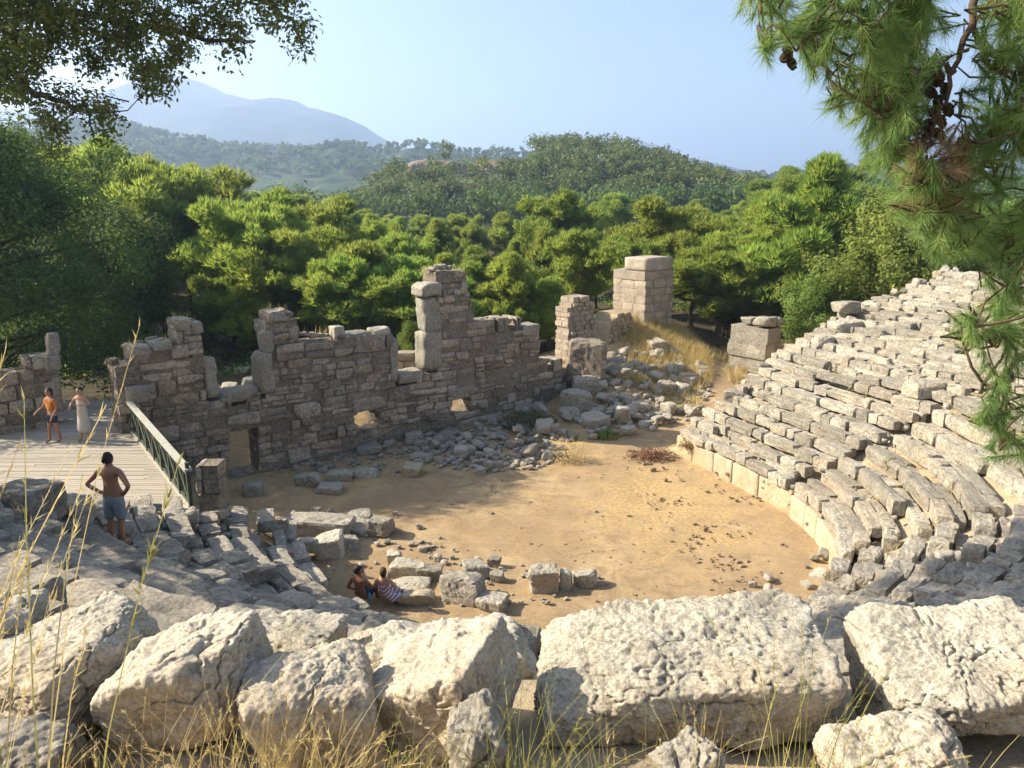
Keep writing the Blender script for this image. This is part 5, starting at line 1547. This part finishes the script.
def shrub(px, py, w, hh, label, seed, mat='greyshrub', n=1600, size=.09, name='shrub'):
    g = G(px, py); rg = np.random.default_rng(seed); d = unit(rg.normal(0, 1, (n, 3))); d[:, 2] = abs(d[:, 2])
    lob = 1 + .35 * vnoise(d * 2.2 + seed)
    pos = d * np.array([w, w * .7, hh]) * lob[:, None] * rg.random(n)[:, None] ** .4
    mb = MB(); V, F = leaves(pos, unit(d + rg.normal(0, .6, (n, 3))), size * rg.uniform(.6, 1.3, n), rg, .6); mb.add(V, F, np.clip(np.repeat(rg.normal(.5, .2, n), 4), 0, 1))
    t = empty(name, g, label, 'shrub'); mb.build('foliage', M[mat], t)
    mb = MB()
    for k in range(9):
        e = pos[rg.integers(n)] * .9; addtube(mb, [[0, 0, -.05], e * .5 + [0, 0, .05], e], [.015, .01, .004], 4)
    mb.build('stem', M['bark_grey'], t)
shrub(527, 426, 1.35, .75, 'dark green spreading shrub on the rubble under the right part of the stage wall', 1, 'greyshrub', 2600)
shrub(604, 437, .75, .35, 'low green shrub by the half buried slab', 2, 'bush', 900)
shrub(458, 424, .35, .55, 'green shrub growing in the right niche of the stage wall', 3, 'bush', 600)
shrub(366, 436, .4, .3, 'small green plant below the middle niche of the stage wall', 4, 'greyshrub', 500)
shrub(652, 458, 1.0, .38, 'low brown withered shrub at the corner of the right podium wall', 5, 'deadneedle', 1200, .08)
shrub(690, 448, .5, .3, 'small brown withered plant beside the withered shrub', 6, 'deadneedle', 500, .07)
shrub(570, 462, .8, .95, 'tall straw coloured weed at the edge of the rubble heap', 7, 'drygrass', 900, .06, 'weed')
shrub(632, 384, .6, .5, 'straw coloured weed on the rubble mound', 8, 'drygrass', 600, .06, 'weed')
shrub(893, 468, .28, .3, 'small yellow green plant between the curved seat rows', 9, 'greengrass', 400, .06, 'weed')
shrub(676, 372, .5, .3, 'green weed on the mound above the path', 10, 'greyshrub', 400)

# ------------------------------------------------------------------ people
def skinmesh(joints, edges, root, sub=2):
    names = list(joints); ix = {n: i for i, n in enumerate(names)}
    me = bpy.data.meshes.new('figure'); me.from_pydata([joints[n][0] for n in names], [(ix[a], ix[b]) for a, b in edges], [])
    o = bpy.data.objects.new('figure', me); COL.objects.link(o)
    md = o.modifiers.new('skin', 'SKIN'); md.use_smooth_shade = True
    for n in names:
        r = joints[n][1]; r = (r, r) if np.isscalar(r) else r
        sv = me.skin_vertices[0].data[ix[n]]; sv.radius = r; sv.use_root = (n == root)
    s2 = o.modifiers.new('sub', 'SUBSURF'); s2.levels = sub; s2.render_levels = sub
    dg = bpy.context.evaluated_depsgraph_get(); ev = o.evaluated_get(dg); m2 = bpy.data.meshes.new_from_object(ev)
    n = len(m2.vertices); V = np.zeros(n * 3, np.float32); m2.vertices.foreach_get('co', V)
    F = [list(p.vertices) for p in m2.polygons]
    bpy.data.objects.remove(o); bpy.data.meshes.remove(me); bpy.data.meshes.remove(m2)
    return V.reshape(-1, 3), np.array([f for f in F if len(f) == 4])

M['skin_tan'] = plain('tanned_skin', (.32, .155, .088), .5, .12, 5, .35, .05)
M['skin_dark'] = plain('brown_skin', (.25, .12, .07), .5, .12, 5, .35, .05)
M['skin_fair'] = plain('warm_skin', (.42, .235, .15), .5, .1, 5, .35, .05)
M['hair_dark'] = plain('dark_hair', (.018, .012, .009), .6, .3, 60, .3, .6)
M['hair_brown'] = plain('brown_hair', (.06, .033, .018), .6, .3, 60, .3, .6)
M['shorts'] = plain('grey_blue_shorts_cloth', (.21, .235, .25), .9, .12, 12, .1, .3)
M['navy'] = plain('navy_cloth', (.02, .035, .07), .9, .2, 12, .1, .3)
M['orange'] = plain('shaded_orange_cloth', (.42, .17, .05), .9, .12, 12, .1, .3)  # top of the gate figure, shade of the gate darkened into the orange
M['whitecloth'] = plain('shaded_white_cloth', (.48, .44, .38), .9, .08, 12, .1, .3)  # white dress at the gate, its colour lowered for the shade there
M['blue'] = plain('blue_plastic', (.05, .25, .55), .4, .1, 5, .4, .05)
m, nt, out = newmat('striped_cloth'); h = NT(nt); co = h.co()
sx = h.n('ShaderNodeSeparateXYZ'); h.l(co, sx.inputs[0])
v = h.math('SUBTRACT', sx.outputs[2], h.math('MULTIPLY', h.math('ABSOLUTE', sx.outputs[0]), .8))
st_ = h.math('FRACT', h.math('MULTIPLY', v, 9.0))
c = h.ramp(st_, [(.0, (.55, .50, .54)), (.30, (.55, .50, .54)), (.33, (.17, .11, .24)), (.62, (.19, .13, .27)), (.65, (.30, .17, .20)), (.8, (.30, .17, .20)), (.83, (.55, .50, .54))])
h.bsdf(out, c, .9, None, .1); M['striped'] = m

def hand(J, E, w, palm, fdir, side, s):
    """palm and five fingers hung on the wrist joint w"""
    fdir = unit(np.asarray(fdir, float)); side = unit(np.asarray(side, float)); p = np.asarray(palm, float)
    J[w + '_palm'] = (tuple(p), (.036, .02)); E.append((w, w + '_palm'))
    for k, (o, l) in enumerate(((-.026, .06), (-.009, .072), (.009, .068), (.026, .055))):
        a = p + side * o + fdir * .04; b = a + fdir * l + np.array([0, 0, -.015])
        J[f'{w}_k{k}'] = (tuple(a), .0095); J[f'{w}_t{k}'] = (tuple(b), .008); E += [(w + '_palm', f'{w}_k{k}'), (f'{w}_k{k}', f'{w}_t{k}')]
    a = p - side * .045 * s + fdir * .01; b = a + fdir * .035 - side * .012 * s
    J[w + '_th'] = (tuple(a), .0105); J[w + '_th2'] = (tuple(b), .009); E += [(w + '_palm', w + '_th'), (w + '_th', w + '_th2')]

def person(loc, rz, J, E, label, skin, hair, clothes, scale=1.0, head=None, hairlong=0, turn=0.0):
    t = empty('person', loc, label, 'person', None, rz); t.scale = (scale,) * 3
    V, F = skinmesh(J, E, 'pelvis'); mb = MB(); mb.add(V, F, .5)
    hc = np.asarray(J['head'][0], float)
    # face on the head: nose, brow, ears, chin
    D, Fq, P = cubesphere(6)
    c, s = math.cos(turn), math.sin(turn)
    def onhead(off): o = np.asarray(off, float); return hc + [c * o[0] - s * o[1], s * o[0] + c * o[1], o[2]]
    for off, dm in (((0, .015, -.005), (.074, .092, .115)), ((0, .108, -.022), (.013, .02, .022)), ((.078, .0, -.015), (.012, .02, .032)), ((-.078, .0, -.015), (.012, .02, .032)), ((0, .085, -.075), (.026, .02, .014)), ((0, .098, -.055), (.026, .008, .008))):
        mb.add(D * dm + onhead(off), Fq, .5)
    mb.build('body', M[skin], t, True)
    for sx_ in (-1, 1):
        mb = MB(); mb.add(D * [.011, .007, .009] + onhead((.032 * sx_, .098, .008)), Fq, .5); mb.build('eye', M['hair_dark'], t, True)
    D, Fq, P = cubesphere(10)
    V = D * np.array([.089, .108, .120]) * (1 + .05 * vnoise(D * 7 + 3))[:, None]
    V[:, 2] += .012; V[:, 1] -= .012
    V = np.where((V[:, 1:2] > .03) & (V[:, 2:3] < .045), V * [.82, .3, 1], V)
    if hairlong:
        lo = V[:, 2] < -.02; V[lo, 2] -= hairlong * (-.02 - V[lo, 2]) / .09; V[lo & (V[:, 1] > -.02), 1] = -.02
    else:
        V[:, 2] = np.maximum(V[:, 2], -.055)
    V = np.stack([c * V[:, 0] - s * V[:, 1], s * V[:, 0] + c * V[:, 1], V[:, 2]], 1)
    mb = MB(); mb.add(V + hc, Fq, .5); mb.build('hair', M[hair], t, True)
    for nm, mt, cj, ce, rt in clothes:
        V, F = skinmesh(cj, ce, rt); mb = MB(); mb.add(V, F, .5); mb.build(nm, M[mt], t, True)
    return t

def torso(J, E, z0=.93, lean=0.0, w=1.0, up=1.0):
    y = lambda z: -lean * (z - z0)
    for n, z, r in (('pelvis', z0, (.15 * w, .11)), ('waist', z0 + .18, (.135 * w, .095)), ('chest', z0 + .38, (.165 * w, .11)), ('upchest', z0 + .47, (.15 * w, .085)), ('neck', z0 + .57, .052), ('head', z0 + .69, (.076, .09)), ('crown', z0 + .755, (.06, .07))):
        J[n] = ((0, y(z), z), r)
    E += [('pelvis', 'waist'), ('waist', 'chest'), ('chest', 'upchest'), ('upchest', 'neck'), ('neck', 'head'), ('head', 'crown')]
    return y

# man standing with his hands on his hips
J, E = {}, []; y = torso(J, E, .93)
for s, n in ((-1, 'l'), (1, 'r')):
    J[n + 'sh'] = ((.195 * s, 0, 1.39), .062); J[n + 'el'] = ((.40 * s, -.10, 1.17), .043); J[n + 'wr'] = ((.225 * s, .01, .985), .032)
    E += [('upchest', n + 'sh'), (n + 'sh', n + 'el'), (n + 'el', n + 'wr')]
    hand(J, E, n + 'wr', (.175 * s, .06, .965), (-.35 * s, .9, -.2), (0, .2, 1), s)
    J[n + 'hip'] = ((.09 * s, 0, .86), (.095, .1)); J[n + 'kn'] = ((.105 * s, .015, .49), .06); J[n + 'cf'] = ((.105 * s, -.02, .34), .058); J[n + 'an'] = ((.105 * s, -.02, .085), .04); J[n + 'toe'] = ((.13 * s, .13, .035), (.042, .03))
    E += [('pelvis', n + 'hip'), (n + 'hip', n + 'kn'), (n + 'kn', n + 'cf'), (n + 'cf', n + 'an'), (n + 'an', n + 'toe')]
CJ = {'top': ((0, 0, 1.02), (.158, .122)), 'pelvis': ((0, 0, .92), (.172, .135))}; CE = [('pelvis', 'top')]
for s, n in ((-1, 'l'), (1, 'r')):
    CJ[n + 'h'] = ((.10 * s, 0, .80), (.108, .115)); CJ[n + 'k'] = ((.115 * s, .012, .47), (.092, .095)); CE += [('pelvis', n + 'h'), (n + 'h', n + 'k')]
gm = G(119, 545)
SJ = {'a': ((.12, .03, .035), (.05, .03)), 'b': ((.145, .14, .03), (.05, .025)), 'c': ((.11, -.05, .035), (.045, .03))}
person(gm, R(-8), J, E, 'bare chested man in grey blue shorts standing with hands on hips before the boardwalk', 'skin_tan', 'hair_dark', [('shorts', 'shorts', CJ, CE, 'pelvis')], 1.0)

# couple sitting on the seats
def sitter(w=1.0, arm=None):
    J, E = {}, []; torso(J, E, .13, .05, w)
    for s, n in ((-1, 'l'), (1, 'r')):
        J[n + 'sh'] = ((.185 * s * w, -.02, .58), .055 * w)
        J[n + 'hip'] = ((.09 * s, .05, .12), .092); J[n + 'kn'] = ((.12 * s, .47, .20), .062); J[n + 'an'] = ((.11 * s, .52, -.20), .04); J[n + 'toe'] = ((.12 * s, .68, -.25), (.042, .03))
        E += [('upchest', n + 'sh'), ('pelvis', n + 'hip'), (n + 'hip', n + 'kn'), (n + 'kn', n + 'an'), (n + 'an', n + 'toe')]
    return J, E
J, E = sitter()
J['rel'] = ((.30, .10, .36), .042); J['rwr'] = ((.36, .30, .40), .031); J['lel'] = ((-.30, -.08, .34), .042); J['lwr'] = ((-.24, .12, .20), .031)
E += [('rsh', 'rel'), ('rel', 'rwr'), ('lsh', 'lel'), ('lel', 'lwr')]
hand(J, E, 'rwr', (.38, .37, .41), (.2, .9, 0), (0, 0, 1), 1); hand(J, E, 'lwr', (-.20, .19, .19), (.3, .9, -.1), (1, 0, 0), -1)
CJ = {'pelvis': ((0, 0, .12), (.17, .13)), 'top': ((0, -.01, .22), (.152, .115))}; CE = [('pelvis', 'top')]
for s, n in ((-1, 'l'), (1, 'r')):
    CJ[n + 'h'] = ((.10 * s, .12, .135), .10); CJ[n + 'k'] = ((.125 * s, .40, .19), .085); CE += [('pelvis', n + 'h'), (n + 'h', n + 'k')]
ga = G(361, 606); gb = G(385, 607)
base_z = max(ga[2], gb[2]) + .12
person((ga[0], ga[1], base_z), R(-25), J, E, 'dark haired bare backed person in navy shorts sitting left in the couple', 'skin_dark', 'hair_dark', [('shorts', 'navy', CJ, CE, 'pelvis')], 1.02, turn=R(-45))
J, E = sitter(.92)
J['lel'] = ((-.26, .10, .36), .038); J['lwr'] = ((-.22, .30, .33), .028); J['rel'] = ((.27, .08, .35), .038); J['rwr'] = ((.20, .30, .30), .028)
E += [('rsh', 'rel'), ('rel', 'rwr'), ('lsh', 'lel'), ('lel', 'lwr')]
hand(J, E, 'rwr', (.17, .37, .29), (-.3, .9, 0), (1, 0, 0), 1); hand(J, E, 'lwr', (-.21, .37, .32), (.1, .9, -.1), (1, 0, 0), -1)
CJ = {'pelvis': ((0, 0, .13), (.185, .15)), 'w': ((0, -.01, .30), (.14, .105)), 'c': ((0, -.018, .47), (.158, .108)), 't': ((0, -.022, .535), (.145, .095)), 'lap': ((.05, .22, .15), (.20, .12)), 'kn': ((.12, .46, .17), (.20, .11)), 'hem': ((.20, .56, -.06), (.20, .09)), 'side': ((.27, .12, .08), (.13, .10)), 'side2': ((.42, .25, .06), (.12, .10))}
CE = [('pelvis', 'w'), ('w', 'c'), ('c', 't'), ('pelvis', 'lap'), ('lap', 'kn'), ('kn', 'hem'), ('pelvis', 'side'), ('side', 'side2')]
person((gb[0], gb[1], base_z), R(-6), J, E, 'brown haired woman in a purple and white striped strapless dress sitting right in the couple', 'skin_fair', 'hair_brown', [('dress', 'striped', CJ, CE, 'pelvis')], 1.0, turn=R(20), hairlong=.03)
mb = MB(); V, F = tube([[0, 0, 0], [0, 0, .13], [0, 0, .16], [0, 0, .19]], [.035, .036, .015, .014], 12); mb.add(V, F, .5)
bt = mb.build('water_bottle', M['blue'], None, True, ((ga[0] + gb[0]) / 2 - .03, ga[1] - .22, hgt((ga[0] + gb[0]) / 2 - .03, ga[1] - .22) + .3))
tag(bt, 'small blue bottle standing between the seated couple', 'bottle')

# two people at the gate
def stander(armspec, lean=0.0, w=1.0, step=.12):
    J, E = {}, []; torso(J, E, .93, lean, w)
    for s, n in ((-1, 'l'), (1, 'r')):
        J[n + 'sh'] = ((.185 * s * w, 0, 1.38), .055); J[n + 'el'] = (armspec[n][0], .04); J[n + 'wr'] = (armspec[n][1], .03)
        E += [('upchest', n + 'sh'), (n + 'sh', n + 'el'), (n + 'el', n + 'wr')]
        d = unit(np.array(armspec[n][1]) - np.array(armspec[n][0])); hand(J, E, n + 'wr', tuple(np.array(armspec[n][1]) + d * .065), d, (1, 0, .1), s)
        J[n + 'hip'] = ((.085 * s, 0, .86), .09); J[n + 'kn'] = ((.09 * s, .03 + step * s * .5, .49), .058); J[n + 'an'] = ((.09 * s, step * s, .085), .039); J[n + 'toe'] = ((.10 * s, step * s + .15, .035), (.04, .03))
        E += [('pelvis', n + 'hip'), (n + 'hip', n + 'kn'), (n + 'kn', n + 'an'), (n + 'an', n + 'toe')]
    return J, E
arms = {'l': ((-.27, -.03, 1.12), (-.25, .12, .90)), 'r': ((.30, .05, 1.13), (.36, .22, 1.0))}
J, E = stander(arms)
CJ = {'t': ((0, 0, 1.41), (.155, .10)), 'c': ((0, 0, 1.30), (.178, .125)), 'w': ((0, 0, 1.12), (.15, .11)), 'b': ((0, 0, .98), (.16, .125))}
CJ.update({'ls': ((-.20, 0, 1.36), .07), 'le': ((-.245, -.015, 1.22), .058), 'rs': ((.20, 0, 1.36), .07), 're': ((.26, .02, 1.24), .058)})
TE = [('t', 'c'), ('c', 'w'), ('w', 'b'), ('c', 'ls'), ('ls', 'le'), ('c', 'rs'), ('rs', 're')]
KJ = {'pelvis': ((0, 0, .95), (.155, .125)), 'a': ((0, 0, .85), (.165, .135))}; KE = [('pelvis', 'a')]
for s, n in ((-1, 'l'), (1, 'r')):
    KJ[n + 'h'] = ((.09 * s, 0, .76), .10); KJ[n + 'k'] = ((.092 * s, .03 + .06 * s, .60), .085); KE += [('a', n + 'h'), (n + 'h', n + 'k')]
def on_deck(px, py): q = on_z(px, py, DZ); return (q[0], q[1], DZ)
person(on_deck(56, 442), R(150), J, E, 'dark haired person in an orange top and dark shorts standing at the gate', 'skin_tan', 'hair_dark', [('top', 'orange', CJ, TE, 'c'), ('shorts', 'navy', KJ, KE, 'pelvis')], .98, hairlong=.12)
arms = {'l': ((-.30, .0, 1.20), (-.16, .18, 1.22)), 'r': ((.32, .02, 1.20), (.24, .2, 1.14))}
J, E = stander(arms, 0, .95, .06)
CJ = {'t': ((0, 0, 1.40), (.14, .09)), 'c': ((0, 0, 1.29), (.168, .115)), 'w': ((0, 0, 1.10), (.14, .105)), 'h': ((0, 0, .9), (.175, .14)), 'k': ((0, .01, .5), (.21, .18)), 'm': ((0, .01, .22), (.24, .20))}
DE = [('t', 'c'), ('c', 'w'), ('w', 'h'), ('h', 'k'), ('k', 'm')]
person(on_deck(86, 440), R(170), J, E, 'dark haired woman in a long white dress standing at the gate beside the orange top', 'skin_fair', 'hair_dark', [('dress', 'whitecloth', CJ, DE, 'h')], .97)
